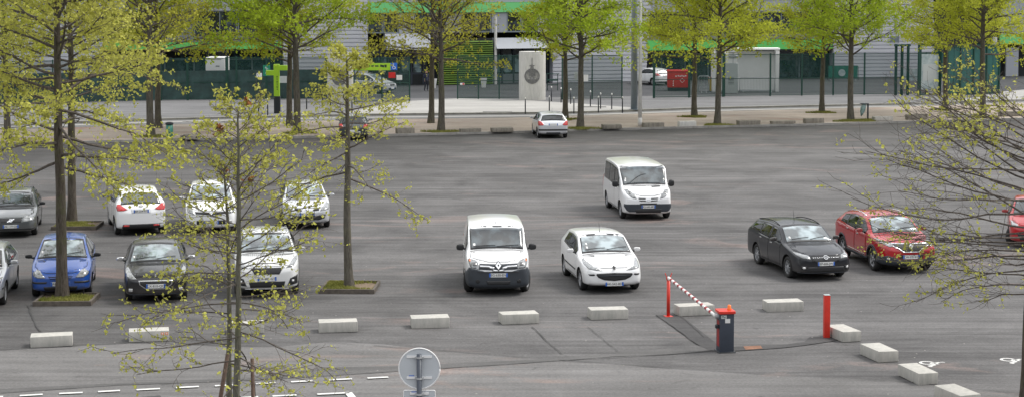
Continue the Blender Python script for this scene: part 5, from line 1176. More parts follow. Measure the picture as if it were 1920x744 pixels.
bevel_box('base_plate', (.24, .24, .02), M['dark_metal'], root, .004, 1, (0, 0, .01))
# ------------------------------------------------------------------ round sign seen from behind
p = G(787, 994); root = empty('road_sign', p, 0, 'round traffic sign seen from behind on a dark post', 'road sign')
mb = MB(); mb.tube([(0, 0, 0), (0, 0, 2.84)], .040, 14); mb.build('post', M['slate'], root, smooth=True)
zc = 2.60; n = 48; bm = MB()
prof = [(0.001, 0), (.30, 0), (.315, -.012), (.33, -.020), (.335, -.012), (.335, .006), (.001, .006)]
dm = MB(); dm.lathe((0, 0, 0), [(.001, -.003), (.318, -.003), (.318, .003), (.001, .003)], n); dd = dm.build('sign_face', M['sign_back'], root); dd.matrix_local = Matrix.Translation((0, .065, zc)) @ Matrix.Rotation(R(90), 4, 'X')
rm = MB(); ring = []
rm.tube([(.325 * math.cos(a), 0, .325 * math.sin(a)) for a in np.linspace(0, 2 * PI, n)], .011, 8); rr = rm.build('sign_rim', M['sign_rim'], root, smooth=True); rr.location = (0, .062, zc)
for z in (2.79, 2.455, 2.20):
    w = .40 if z > 2.3 else .30
    q = MB(); q.box((0, .054, z + .002), (w, .018, .036)); q.build('rail', M['sign_rim'], root)
    q = MB(); q.tube([(0, 0, z - .014), (0, 0, z + .016)], .047, 14); q.box((-.055, .01, z), (.03, .05, .025)); q.box((.055, .01, z), (.03, .05, .025)); q.build('clamp', M['grey_metal'], root)
pl = bevel_box('lower_sign_plate', (.50, .008, .30), M['sign_back'], root, .003, 1, (0, .068, 2.10)); q = MB(); q.tube([(-.25, .064, 1.96), (-.25, .064, 2.235), (-.235, .064, 2.25), (.235, .064, 2.25), (.25, .064, 2.235), (.25, .064, 1.96)], .008, 6); q.build('plate_rim', M['sign_rim'], root)
for (x, z) in ((-.10, 2.487), (-.06, 2.225)):
    q = MB()
    for k in range(6): q.box((x + k * .014 - .06, .0595, z), (.010, .002, .014 + .004 * (k % 2)))
    q.build('maker_sticker', M['sign_blue'], root)
# ------------------------------------------------------------------ bollards
def bollard_make():
    root = empty('bollard'); mb = MB(); mb.tube([(0, 0, 0), (0, 0, 1.0)], .042, 10); mb.build('post', M['dark_metal'], root, smooth=True)
    mb = MB(); mb.lathe((0, 0, 1.0), [(.046, 0), (.048, .03), (.044, .09), (.02, .12), (.001, .122)], 10); mb.build('cap', M['white_p'], root, smooth=True); return root
bl_list = [(1016, 186.5), (1034, 190.5), (1052, 193), (1070, 195.5), (1107, 200), (1122, 211.5), (1126, 204.5), (1147, 205.5), (1167, 212.5), (1076, 213.5), (1030, 211), (985, 214.5),
           (467, 218), (485, 217), (502, 216.5), (540, 214.5), (575, 205), (605, 203), (620, 199), (660, 214)]
b0 = bollard_make()
for i, (x, y) in enumerate(bl_list):
    o = b0 if i == 0 else copy_thing(b0, (0, 0, 0), 0); o.location = G(x, y, .12); o['group'] = 'black bollards before the gates'
    o['label'] = 'thin black bollard with pale cap on the pavement left of the paved entrance' if x < 700 else 'thin black bollard with pale cap in the group right of the crest stone'; o['category'] = 'bollard'
# ------------------------------------------------------------------ lamp post, mast
p = G(1200, 238, .1); root = empty('lamp_post', p, 0, 'slim off white lamp post on the sandy strip', 'lamp post')
mb = MB(); mb.tube([(0, 0, 0), (0, 0, 3), (0, 0, 9.5)], [.125, .105, .07], 14); mb.build('pole', M['pole_white'], root, smooth=True); mb = MB(); mb.tube([(0, 0, 0), (0, 0, .55)], [.14, .13], 14); mb.build('base', M['pole_white'], root, smooth=True)
mb = MB(); mb.tube([(0, 0, 9.4), (.5, -.4, 9.9), (1.1, -.9, 10.0)], [.05, .045, .04], 8); mb.build('arm', M['pole_white'], root); bevel_box('lamp_head', (.6, .3, .14), M['pole_grey'], root, .04, 2, (1.3, -1.1, 10.0))
mb = MB(); mb.tube([(0, 0, 6.75), (.6, 0, 6.75)], .025, 6); mb.build('bracket', M['dark_metal'], root)
p = G(1189, 206, .12); root = empty('mast', p, 0, 'thick blue grey steel mast behind the white lamp post', 'mast')
mb = MB(); mb.tube([(0, 0, 0), (0, 0, 6), (0, 0, 16)], [.235, .215, .17], 16); mb.build('pole', M['pole_grey'], root, smooth=True); mb = MB(); mb.tube([(0, 0, 0), (0, 0, .04)], .36, 16); mb.build('base_plate', M['pole_grey'], root); mb = MB(); mb.box((0, 0, 16), (2.4, .3, .5)); mb.build('floodlight', M['grey_metal'], root)
# ------------------------------------------------------------------ crest stones
def totem(px, py, h, w, lab):
    p = G(px, py, .12); root = empty('crest_stone', p, R(-2), lab, 'monument', 'crest stones at the gates'); n = 40
    mb = MB(); ry = .75; prof = [(1.0, 0), (1.0, h - .12), (.985, h - .10), (.985, h - .05), (.99, h)]
    vs = []; 
    for r_, z in prof:
        for k in range(n): vs.append((r_ * w / 2 * math.cos(2 * PI * k / n), r_ * ry * math.sin(2 * PI * k / n) , z))
    fs = [(i * n + k, i * n + (k + 1) % n, (i + 1) * n + (k + 1) % n, (i + 1) * n + k) for i in range(len(prof) - 1) for k in range(n)] + [tuple(range((len(prof) - 1) * n, len(prof) * n))]
    mb.add(vs, fs); mb.build('stone', M['concrete_pale'], root)
    def cy(x): return -ry * math.sqrt(max(0, 1 - (x / (w / 2)) ** 2))
    def rel(name, pts2, off, mat, zc):
        # relief pieces laid on the curved front
        vs = [(x, cy(x) - off, zc + z) for x, z in pts2] + [(x, cy(x) + .05, zc + z) for x, z in pts2]; m_ = len(pts2)
        return vs, [tuple(range(m_))] + [(i, m_ + i, m_ + (i + 1) % m_, (i + 1) % m_) for i in range(m_)]
    cr = MB(); zc = h * .50; rr = w * .29
    def ringseg(r0, r1, off, nn=28):
        for k in range(nn):
            a, b = 2 * PI * k / nn, 2 * PI * (k + 1) / nn
            q = [(r0 * math.cos(a), r0 * math.sin(a)), (r1 * math.cos(a), r1 * math.sin(a)), (r1 * math.cos(b), r1 * math.sin(b)), (r0 * math.cos(b), r0 * math.sin(b))]
            v, f = rel('', q, off, 0, zc); cr.add(v, f)
    ringseg(rr * .86, rr, .035); ringseg(rr * .62, rr * .68, .03)
    for k in range(30):
        a = 2 * PI * k / 30; q = [((rr * .77 + dx) * math.cos(a) - dy * math.sin(a), (rr * .77 + dx) * math.sin(a) + dy * math.cos(a)) for dx, dy in ((-.035, -.02), (.035, -.02), (.035, .02), (-.035, .02))]; v, f = rel('', q, .03, 0, zc); cr.add(v, f)
    for (a, b, c_, d) in ((-.30, -.05, -.08, .22), (-.04, -.05, .04, .30), (.08, -.05, .30, .22), (-.3, -.16, .3, -.10), (-.25, .26, -.1, .34), (.1, .26, .25, .34), (-.22, -.34, .22, -.22)):
        v, f = rel('', [(a * rr * 1.6, b * rr * 1.6), (c_ * rr * 1.6, b * rr * 1.6), (c_ * rr * 1.6, d * rr * 1.6), (a * rr * 1.6, d * rr * 1.6)], .035, 0, zc); cr.add(v, f)
    cr.build('crest', M['crest'], root)
    bk = MB(); q = [(rr * .97 * math.cos(a), rr * .97 * math.sin(a)) for a in np.linspace(0, 2 * PI, 32)[:-1]]
    for k in range(31):
        a, b = q[k], q[(k + 1) % 31]; v, f = rel('', [(0, 0), a, b], .014, 0, zc); bk.add(v, f)
    bk.build('crest_disc', pm_disc, root)
    st = MB(); pts = []
    for k in range(10): a = PI / 2 + k * PI / 5; r_ = w * (.115 if k % 2 == 0 else .05); pts.append((r_ * math.cos(a), r_ * math.sin(a)))
    for k in range(10): v, f = rel('', [(0, 0), pts[k], pts[(k + 1) % 10]], .03, 0, zc + rr + w * .08); st.add(v, f)
    v, f = rel('', [(-.025, 0), (.025, 0), (.025, .55), (-.025, .55)], .03, 0, zc + rr + w * .12); st.add(v, f); st.build('star', M['crest'], root)
pm_disc = pmat('crest_disc', (.22, .22, .215), .85, var=.3, vscale=5)
totem(998, 187.5, 3.62, 2.0, 'pale concrete stone with a round crest and star, right of the open gate')
totem(639, 191, 3.6, 1.95, 'pale concrete stone with crest half hidden by leaves, left of the lime banner')
# lime signpost
p = G(520, 213, .12); root = empty('signpost', p, 0, 'lime green fingerpost with two arms on a dark base', 'signpost')
bevel_box('base', (.42, .25, 1.15), M['dark_metal'], root, .01, 1, (0, 0, .575)); bevel_box('upright', (.38, .22, 2.15), M['lime'], root, .01, 1, (-.02, 0, 2.22)); bevel_box('arm', (.55, .20, .34), M['lime'], root, .01, 1, (-.45, .0, 2.72)); bevel_box('arm', (.55, .20, .34), M['lime'], root, .01, 1, (.42, 0, 3.05))
mb = MB()
for k in range(9): mb.box((.02, -.112, 1.6 + k * .11), (.10 if k % 3 else .06, .004, .05))
mb.build('lettering', M['ink'], root)
# litter bins
p = G(318, 263, .1); root = empty('litter_bin', p, 0, 'green cylindrical litter bin with a dark lid on the strip', 'litter bin')
mb = MB(); mb.lathe((0, 0, .0), [(.16, 0), (.19, .03), (.20, .5), (.19, .86)], 18); mb.build('bin_body', M['bin_green'], root, smooth=True); mb = MB(); mb.lathe((0, 0, .86), [(.21, 0), (.23, .03), (.22, .10), (.10, .15), (.001, .15)], 18); mb.build('lid', M['dark_metal'], root)
p = G(1627, 226, .1); root = empty('litter_bag_holder', p, 0, 'dark post with a torn pale green litter bag hanging from its arm', 'litter bin')
mb = MB(); mb.box((0, 0, .54), (.09, .09, 1.08)); mb.build('post', M['dark_metal'], root); mb = MB(); mb.box((-.25, 0, 1.06), (.42, .36, .05)); mb.build('ring', M['dark_metal'], root)
bm = bmesh.new(); bmesh.ops.create_icosphere(bm, subdivisions=3, radius=1)
from mathutils import noise as mnoise
for v in bm.verts:
    k = 1 + mnoise.noise(v.co * 2.4) * .35; z = v.co.z; v.co = Vector((v.co.x * .20 * k * (.75 + .25 * z) + (1 - z) * -.10, v.co.y * .16 * k, z * .42))
o = bm_obj('bag', bm, M['bag'], root, ang=60); o.location = (-.22, 0, .68)
# ------------------------------------------------------------------ fences
def fence(name, pts, h, lab, posts=None, mat='green_mesh', grp=None, rails=True, z=.12, spacing=None, thick=None):
    root = empty(name, pts[0], 0, lab, 'fence', grp); o0 = Vector(pts[0])
    for a, b in zip(pts, pts[1:]):
        a, b = Vector(a) - o0, Vector(b) - o0; d = b - a; L = d.length; ang = math.atan2(d.y, d.x)
        if mat == 'green_mesh':
            o = mesh_obj('mesh_panel', [(0, 0, .06), (L, 0, .06), (L, 0, h), (0, 0, h)], [(0, 1, 2, 3)], M[mat], root)
        else:
            hf = h; h = hf * .70
            o = mesh_obj('mesh_panel', [(0, 0, h), (L, 0, h), (L, 0, hf), (0, 0, hf)], [(0, 1, 2, 3)], M['green_mesh'], root); o.location = a; o.rotation_euler = (0, 0, ang)
            # sagging opaque sheet tied on the fence
            nx, nz = int(L / .35) + 1, 9; V = []; rs = np.random.RandomState(int(L * 10))
            for j in range(nz):
                for i in range(nx): V.append((L * i / (nx - 1), rs.normal(0, .018) + .03 * math.sin(i * 1.7 + j * .5), .06 + (h - .06) * j / (nz - 1)))
            V += [(x, y + .02, z_) for x, y, z_ in V]; nn = nx * nz
            F = [(j * nx + i, j * nx + i + 1, (j + 1) * nx + i + 1, (j + 1) * nx + i) for j in range(nz - 1) for i in range(nx - 1)]
            F += [tuple(nn + q for q in reversed(f)) for f in F]
            o = mesh_obj('fence_sheet', V, F, M[mat], root, smooth=True); h = hf
        o.location = a; o.rotation_euler = (0, 0, ang)
        if rails:
            for zz in (.08, h * .42, h - .03):
                c_ = a + d / 2; MB().box((c_.x, c_.y, zz), (L, .05, .05), ang).build('rail', M['green_fence'], root)
        sp = spacing or 2.5; nps = max(1, round(L / sp))
        for k in range(nps + 1):
            q = a + d * (k / nps)
            if k == 0 and a != Vector(pts[0]) - o0: continue
            mb = MB(); mb.box((q.x, q.y, h / 2 + .03), (.085 if not thick else thick, .085, h + .06), ang); mb.build('post', M['green_fence'], root)
    return root
def fp(x, dy=0): q = on(FENCE, x); return Vector((q.x, q.y, .12)) if not dy else Vector(G(x, lerp_line(FENCE, x) + dy, .12))
fence('sheeted_fence', [fp(-150), fp(100), fp(300)], 3.1, 'dark sheeted fence at the far left behind the oaks', mat='green_dense', grp='fence sections along the stadium')
fence('sheeted_fence', [fp(302), fp(352), fp(425)], 3.15, 'green fence covered with dark sheeting, left of the lime signpost', mat='green_dense', grp='fence sections along the stadium', thick=.16)
fence('sheeted_fence', [fp(427), fp(444), fp(612)], 3.2, 'green fence with dark sheeting and small notices behind the lime signpost', mat='green_dense', grp='fence sections along the stadium', thick=.14)
fence('metal_gate', [fp(664, 4), fp(768, 2)], 3.25, 'green mesh gate carrying the lime banner', grp='green mesh gates', spacing=2.2)['category'] = 'gate'
fence('metal_gate', [G(858, 186, .12), G(975, 186.5, .12)], 3.3, 'green mesh gate standing open left of the crest stone', grp='green mesh gates', spacing=1.7)['category'] = 'gate'
fence('mesh_fence', [G(1054, 187, .12), G(1166, 186, .12)], 3.3, 'green mesh fence panels right of the crest stone', grp='fence sections along the stadium', spacing=2.4)
fence('mesh_fence', [G(1226, 184.5, .12), G(1292, 183.5, .12), G(1356, 182, .12)], 3.35, 'green mesh fence with heavy posts in front of the red container', grp='fence sections along the stadium', spacing=2.9, thick=.16)
fence('mesh_fence', [G(1358, 181.5, .12), G(1444, 180.5, .12), G(1736, 177, .12)], 3.25, 'long green mesh fence with thin dark posts right of the white shelter', grp='fence sections along the stadium', spacing=2.55, thick=.11)
# notices and banner
def board(name, px, py, w, h, z, mat, lab, cat, dy=-.08, th=.03, text=None, tmat='ink', tsize=.2):
    q = G(px, py, .12); root = empty(name, q + Vector((0, dy, 0)), 0, lab, cat); bevel_box('panel', (w, th, h), M[mat], root, .004, 1, (0, 0, z)); 
    if text: text_mesh(text, tsize, M[tmat], root, Matrix.Translation((0, -th / 2 - .003, z)) @ Matrix.Rotation(R(90), 4, 'X'), 'lettering')
    return root
r_ = board('banner', 698, 192.5, 2.75, .52, 2.62, 'lime', 'lime green banner with dark print across the top of the gate', 'banner', dy=-.1)
mb = MB()
for k, (x, w, s) in enumerate(((-1.0, .35, .14), (-.25, .22, .10), (.05, .22, .10), (.35, .25, .10), (.75, .3, .16), (1.0, .15, .2))): mb.box((x, -.018, 2.62 + (.05 if k else 0)), (w, .006, s), tilt=(.2 if k in (0, 4) else 0, 'Y'))
mb.build('print', M['ink'], r_)
r_ = board('wheelchair_sign', 739, 192.5, .48, .52, 2.64, 'sign_blue', 'blue wheelchair access sign beside the lime banner', 'sign', dy=-.12)
mb = MB(); mb.tube([(.0 + .10 * math.cos(a), -.02, 2.56 + .10 * math.sin(a)) for a in np.linspace(R(100), R(380), 14)], .018, 5); mb.box((-.02, -.02, 2.70), (.04, .006, .16)); mb.box((.05, -.02, 2.63), (.12, .006, .035)); mb.box((.11, -.02, 2.55), (.035, .006, .16), tilt=(-.4, 'Y')); mb.box((-.02, -.02, 2.82), (.06, .006, .06)); mb.build('pictogram', M['ink_white'], r_)
r_ = board('red_fire_panel', 735.5, 193, .50, .42, 2.02, 'container_red', 'rounded red panel hanging under the wheelchair sign', 'sign', dy=-.14)
board('notice', 749, 191.5, .42, .36, 1.8, 'white_p', 'small white notice right of the red panel on the gate', 'notice', dy=-.1)
board('notice', 487, 191.5, .40, .30, 1.98, 'white_p', 'small white notice left of the lime signpost', 'notice', dy=-.16)
board('notice', 532, 190.5, .52, .5, 1.62, 'cabinet', 'grey printed notice right of the lime signpost', 'notice', dy=-.16)
r_ = board('notice', 501, 191, .52, .80, 2.3, 'sign_green', 'dark green sign with white line drawing left of the lime signpost', 'sign', dy=-.18)
mb = MB(); mb.tube([(-.12, -.02, 2.5), (.1, -.02, 2.45), (.08, -.02, 2.2), (-.1, -.02, 2.1)], .015, 4); mb.tube([(-.05, -.02, 2.6), (.0, -.02, 2.3), (.12, -.02, 2.05)], .015, 4); mb.build('drawing', M['ink_white'], r_)
r_ = board('notice', 867, 186, .34, .15, 1.14, 'white_p', 'small white and red notice on the open gate', 'notice', dy=-.1); mb = MB(); mb.box((.08, -.017, 1.14), (.14, .004, .12)); mb.build('print', M['container_red'], r_)
r_ = board('notice', 1097, 186.5, .46, .50, 1.6, 'white_p', 'white double notice on the fence behind the bright green oak', 'notice', dy=-.1); board('notice', 1080, 186.5, .26, .6, 1.75, 'white_p', 'narrow white notice left of the double one, beside the oak trunk', 'notice', dy=-.1)
# teal turnstile gate with pale door
a = G(1722, 180, .12); b = G(1762, 179, .12); L_ = (b - a).length; root = empty('turnstile_gate', a, math.atan2((b - a).y, (b - a).x), 'green portal gate with a pale notice panel at the end of the long fence', 'gate')
for x in (0, .12, L_ - .1, L_): mb = MB(); mb.box((x, 0, 2.0), (.14, .14, 4.0)); mb.build('post', M['green_fence'], root)
[MB().box((L_ / 2, 0, z_), (L_, d_, h_)).build('rail', M['green_fence'], root) for z_, d_, h_ in ((3.95, .18, .25), (3.3, .1, .12), (1.3, .08, .1), (.1, .08, .1))]
bevel_box('panel', (L_ - .35, .05, 2.75), M['banner_pale'], root, .01, 1, (L_ / 2, -.02, 1.85)); mb = MB(); mb.box((L_ / 2, -.05, 1.8), (L_ - .7, .01, 1.3)); mb.build('notice', M['cabinet'], root)
for k in range(3):
    x = -.4 - k * .42; mb = MB(); mb.box((x, .9 + k * .2, 2.0), (.16, .16, 4.0)); mb.build('post', M['green_fence'], root)
mb = MB(); mb.box((-.8, 1.1, 3.9), (1.2, .5, .15)); mb.build('frame', M['green_fence'], root)
a = G(1775, 180, .12); b = G(1872, 177, .12); L_ = (b - a).length; root = empty('sliding_gate', a, math.atan2((b - a).y, (b - a).x), 'large teal panelled sliding gate behind the rightmost oaks', 'gate')
n_ = 8
for k in range(n_): bevel_box('gate_panel', (L_ / n_ - .03, .06, 3.7), M['teal'], root, .01, 1, (L_ * (k + .5) / n_, 0, 1.95))
for k in range(0, n_ + 1, 2): mb = MB(); mb.box((L_ * k / n_, -.06, 2.0), (.10, .10, 3.9)); mb.build('post', M['green_fence'], root)
[MB().box((L_ / 2, -.05, z_), (L_, .12, .13)).build('rail', M['green_fence'], root) for z_ in (3.85, .1)]
# ------------------------------------------------------------------ things in the yard
def crowd_barrier(px0, px1, py, h, lab, sheet_mat=None, rz=None):
    a, b = G(px0, py, .12), G(px1, py, .12); L = (b - a).length; root = empty('crowd_barrier', a, 0, lab, 'barrier')
    mb = MB(); mb.tube([(0, 0, .08), (0, 0, h - .08), (.08, 0, h), (L - .08, 0, h), (L, 0, h - .08), (L, 0, .08)], .024, 8); mb.tube([(0, 0, .22), (L, 0, .22)], .018, 6); mb.build('frame', M['grey_metal' if sheet_mat != 'banner_green' else 'green_fence'], root, smooth=True)
    if sheet_mat:
        nx = 24; V = [(L * (.02 + .96 * i / nx), -.03 + .025 * math.sin(i * 1.3 + j), .2 + (h - .22) * j / 4) for j in range(5) for i in range(nx + 1)]; V += [(x, y + .012, z_) for x, y, z_ in V]; w_ = nx + 1; nn = 5 * w_
        F = [(j * w_ + i, j * w_ + i + 1, (j + 1) * w_ + i + 1, (j + 1) * w_ + i) for j in range(4) for i in range(nx)]; F += [tuple(nn + q for q in reversed(f)) for f in F]
        mesh_obj('banner_sheet', V, F, M[sheet_mat], root, smooth=True)
    else:
        mb = MB(); n = int(L / .12)
        for k in range(1, n): mb.tube([(L * k / n, 0, .22), (L * k / n, 0, h)], .009, 4)
        mb.build('bars', M['grey_metal'], root)
    for x in (.25, L - .25): mb = MB(); mb.tube([(x, -.3, .02), (x, 0, .1), (x, .3, .02)], .02, 6); mb.build('foot', M['grey_metal'], root)
    return root
crowd_barrier(1552, 1609, 152, 1.35, 'crowd barrier covered with a dark green banner with a pale emblem', 'banner_green')
q = G(1578, 152, .12); q_ = MB(); q_.lathe((0, 0, 0), [(.32, -.01), (.32, .01)], 24); o = q_.build('emblem_disc', M['banner_pale']); par = [x for x in bpy.data.objects if x.name.startswith('crowd_barrier')][-1]; o.parent = par; o.matrix_local = Matrix.Translation((1.25, -.08, .72)) @ Matrix.Rotation(R(90), 4, 'X')
crowd_barrier(1690, 1738, 156, 1.25, 'crowd barrier covered with a pale banner near the turnstile gate', 'banner_pale')
crowd_barrier(1387, 1452, 174, 1.2, 'long grey barred crowd barrier in front of the white shelter', None)
crowd_barrier(1309, 1330, 175, 1.35, 'short grey crowd barrier left of the yellow bin', None)
# red container
p = G(1272, 171, .12); root = empty('red_container', p, R(-3), 'red metal container with white stencilled marks and a dark base', 'container')
bevel_box('base', (1.72, 1.3, .28), M['dark_metal'], root, .02, 1, (0, .6, .14)); bevel_box('box', (1.78, 1.35, 1.25), M['container_red'], root, .03, 2, (0, .6, .90)); bevel_box('lid', (1.86, 1.45, .14), M['container_red'], root, .03, 2, (0, .6, 1.60))
mb = MB()
for k, x in enumerate((-.2, -.02, .13, .28, .43, .58)): mb.box((x, -.078, 1.20 + (.03 if k % 2 else 0)), (.10, .006, .10))
for z in (.45, .62, .8): mb.box((-.42, -.078, z), (.06, .006, .12), tilt=(.3, 'Y'))
mb.build('lettering', M['ink_white'], root)
mb = MB(); s = .18
for k in range(4):
    a = (s * math.cos(k * PI / 2), s * math.sin(k * PI / 2)); b = (s * math.cos((k + 1) * PI / 2), s * math.sin((k + 1) * PI / 2)); mb.tube([(.3 + a[0], -.08, .85 + a[1]), (.3 + b[0], -.08, .85 + b[1])], .014, 4)
mb.build('diamond_mark', M['ink_white'], root)
# yellow bin
p = G(1335, 172, .12); root = empty('wheelie_bin', p, 0, 'mustard yellow bin with a brown lid left of the white shelter', 'bin')
mb = MB(); mb.prism([(-.24, -.22), (.24, -.22), (.24, .22), (-.24, .22)], .06, .06); mb = MB(); vs = [(-.2, -.2, .05), (.2, -.2, .05), (.2, .2, .05), (-.2, .2, .05), (-.28, -.26, 1.05), (.28, -.26, 1.05), (.28, .26, 1.05), (-.28, .26, 1.05)]
mb.add(vs, [(0, 3, 2, 1), (4, 5, 6, 7), (0, 1, 5, 4), (1, 2, 6, 5), (2, 3, 7, 6), (3, 0, 4, 7)]); mb.build('bin_body', M['yellow'], root); bevel_box('lid', (.62, .60, .10), M['rust'], root, .03, 2, (0, 0, 1.11))
# white shelter and cabinet
p = G(1397, 172.5, .12); root = empty('white_shelter', p, 0, 'open fronted white box shelter behind the mesh fence', 'shelter')
W_ = 5.4; mb = MB(); mb.box((0, .55, 1.65), (W_ - .3, .12, 3.2)); mb.build('back_wall', M['white_box'], root)
for s in (-1, 1): bevel_box('side_wall', (.28, .9, 3.35), M['white_box'], root, .02, 1, (s * (W_ / 2 - .14), .2, 1.675))
bevel_box('roof', (W_ + .1, 1.1, .18), M['white_box'], root, .03, 1, (0, .25, 3.45)); mb = MB(); mb.box((0, .2, .05), (W_ - .56, .6, .1)); mb.build('floor', M['grey_metal'], root)
p = G(1369, 175.5, .12); root = empty('electrical_cabinet', p, 0, 'tall pale grey cabinet standing before the white shelter', 'cabinet')
bevel_box('cabinet_body', (1.2, .5, 2.4), M['cabinet'], root, .02, 1, (.0, .1, 1.2)); bevel_box('upper_panel', (1.0, .45, .9), M['white_box'], root, .02, 1, (0, .1, 2.85))
mb = MB()
for k in range(5): mb.box((.05, -.155, .75 + k * .12), (.45, .01, .03))
mb.build('vent_slots', M['dark_metal'], root)
mb = MB(); mb.tube([(.2, -.1, 2.4), (.2, -.1, 4.2)], .04, 6); mb.build('pole', M['grey_metal'], root); 
for z in (2.95, 3.3): bevel_box('spotlight', (.75, .2, .14), M['grey_metal'], root, .02, 1, (.2, -.16, z))
# planters
for px, py, lab in ((813, 166, 'tapered white planter beside the person at the entrance'), (907, 164.5, 'tapered white planter behind the open gate')):
    p = G(px, py, .12); root = empty('planter', p, 0, lab, 'planter', 'white planters'); mb = MB(); vs = [(-.16, -.16, 0), (.16, -.16, 0), (.16, .16, 0), (-.16, .16, 0), (-.27, -.27, .78), (.27, -.27, .78), (.27, .27, .78), (-.27, .27, .78), (-.22, -.22, .78), (.22, -.22, .78), (.22, .22, .78), (-.22, .22, .78), (-.2, -.2, .68), (.2, -.2, .68), (.2, .2, .68), (-.2, .2, .68)]
    mb.add(vs, [(0, 3, 2, 1), (0, 1, 5, 4), (1, 2, 6, 5), (2, 3, 7, 6), (3, 0, 4, 7), (4, 5, 9, 8), (5, 6, 10, 9), (6, 7, 11, 10), (7, 4, 8, 11), (8, 9, 13, 12), (9, 10, 14, 13), (10, 11, 15, 14), (11, 8, 12, 15)]); mb.build('pot', M['white_p'], root); mb = MB(); mb.box((0, 0, .66), (.4, .4, .03)); mb.build('soil', M['soil'], root)
# green bench rack
p = G(1036, 170, .12); root = empty('picnic_table', p, 0, 'green slatted table and benches behind the crest stone', 'table')
for (y, z, w, nm) in ((0, 1.35, 1.1, 'tabletop'), (-.6, .85, .9, 'seat'), (.6, .85, .9, 'seat'), (0, .45, .9, 'lower_rail')): mb = MB(); [mb.box((0, y + k * .12 - .12, z), (w, .09, .05)) for k in range(3)]; mb.build(nm, M['green_fence'], root)
for s in (-1, 1): mb = MB(); mb.box((s * .42, 0, .68), (.06, .06, 1.36)); mb.box((s * .42, 0, .82), (.06, 1.4, .06)); mb.build('leg', M['green_fence'], root)
# ------------------------------------------------------------------ person (skin modifier figure)
def person(px, py, rz, lab):
    J = {'pel': (0, 0, .92), 'wst': (0, .0, 1.08), 'chs': (0, .01, 1.30), 'nck': (0, 0, 1.44), 'hdb': (0, -.01, 1.52), 'hd': (0, -.02, 1.62), 'hdt': (0, -.01, 1.70),
         'shl': (.17, 0, 1.38), 'ell': (.22, .03, 1.12), 'wrl': (.20, -.08, .90), 'hnl': (.19, -.12, .82), 'shr': (-.17, 0, 1.38), 'elr': (-.23, .02, 1.12), 'wrr': (-.22, -.06, .90), 'hnr': (-.21, -.10, .82),
         'hil': (.09, 0, .88), 'knl': (.10, -.06, .50), 'anl': (.10, .02, .10), 'tol': (.11, -.12, .05), 'hir': (-.09, 0, .88), 'knr': (-.11, .0, .50), 'anr': (-.12, .10, .10), 'tor': (-.13, -.03, .05)}
    Rd = {'pel': .145, 'wst': .125, 'chs': .15, 'nck': .055, 'hdb': .07, 'hd': .095, 'hdt': .07, 'shl': .065, 'ell': .045, 'wrl': .032, 'hnl': .035, 'shr': .065, 'elr': .045, 'wrr': .032, 'hnr': .035, 'hil': .095, 'knl': .062, 'anl': .04, 'tol': .035, 'hir': .095, 'knr': .062, 'anr': .04, 'tor': .035}
    E = [('pel', 'wst'), ('wst', 'chs'), ('chs', 'nck'), ('nck', 'hdb'), ('hdb', 'hd'), ('hd', 'hdt'), ('chs', 'shl'), ('shl', 'ell'), ('ell', 'wrl'), ('wrl', 'hnl'), ('chs', 'shr'), ('shr', 'elr'), ('elr', 'wrr'), ('wrr', 'hnr'), ('pel', 'hil'), ('hil', 'knl'), ('knl', 'anl'), ('anl', 'tol'), ('pel', 'hir'), ('hir', 'knr'), ('knr', 'anr'), ('anr', 'tor')]
    K = list(J); me = bpy.data.meshes.new('figure'); me.from_pydata([J[k] for k in K], [(K.index(a), K.index(b)) for a, b in E], []); o = bpy.data.objects.new('figure', me); COL.objects.link(o)
    sk = o.modifiers.new('s', 'SKIN'); o.modifiers.new('u', 'SUBSURF').levels = 1
    for i, k in enumerate(K): o.data.skin_vertices[0].data[i].radius = (Rd[k], Rd[k] * (.72 if k in ('pel', 'wst', 'chs') else 1)); o.data.skin_vertices[0].data[i].use_root = (k == 'pel')
    dg = bpy.context.evaluated_depsgraph_get(); m2 = bpy.data.meshes.new_from_object(o.evaluated_get(dg)); bpy.data.objects.remove(o)
    mats = [pmat('skin_tone', (.42, .24, .17), .6), pmat('navy_jacket', (.015, .02, .045), .8), pmat('dark_trousers', (.012, .015, .025), .85), pmat('dark_shoes', (.01, .01, .01), .5)]
    m2.materials.clear(); [m2.materials.append(m) for m in mats]
    for p_ in m2.polygons:
        z = p_.center.z; x = abs(p_.center.x); p_.use_smooth = True
        p_.material_index = 3 if z < .09 else (0 if (z > 1.47 or (x > .17 and z < .88)) else (2 if z < .93 and x < .17 else 1))
    o = bpy.data.objects.new('person', m2); COL.objects.link(o); o.location = G(px, py, .12); o.rotation_euler = (0, 0, rz); tag(o, lab, 'person')
    bm = bmesh.new(); bmesh.ops.create_icosphere(bm, subdivisions=2, radius=.108)
    for v in bm.verts: v.co = Vector((v.co.x * .85, v.co.y + .012, max(v.co.z, -.03) + 1.655))
    bm_obj('hair', bm, mats[3], o, ang=60)
person(799.5, 172, R(35), 'person in a navy jacket and dark trousers standing by the oak trunk at the entrance')
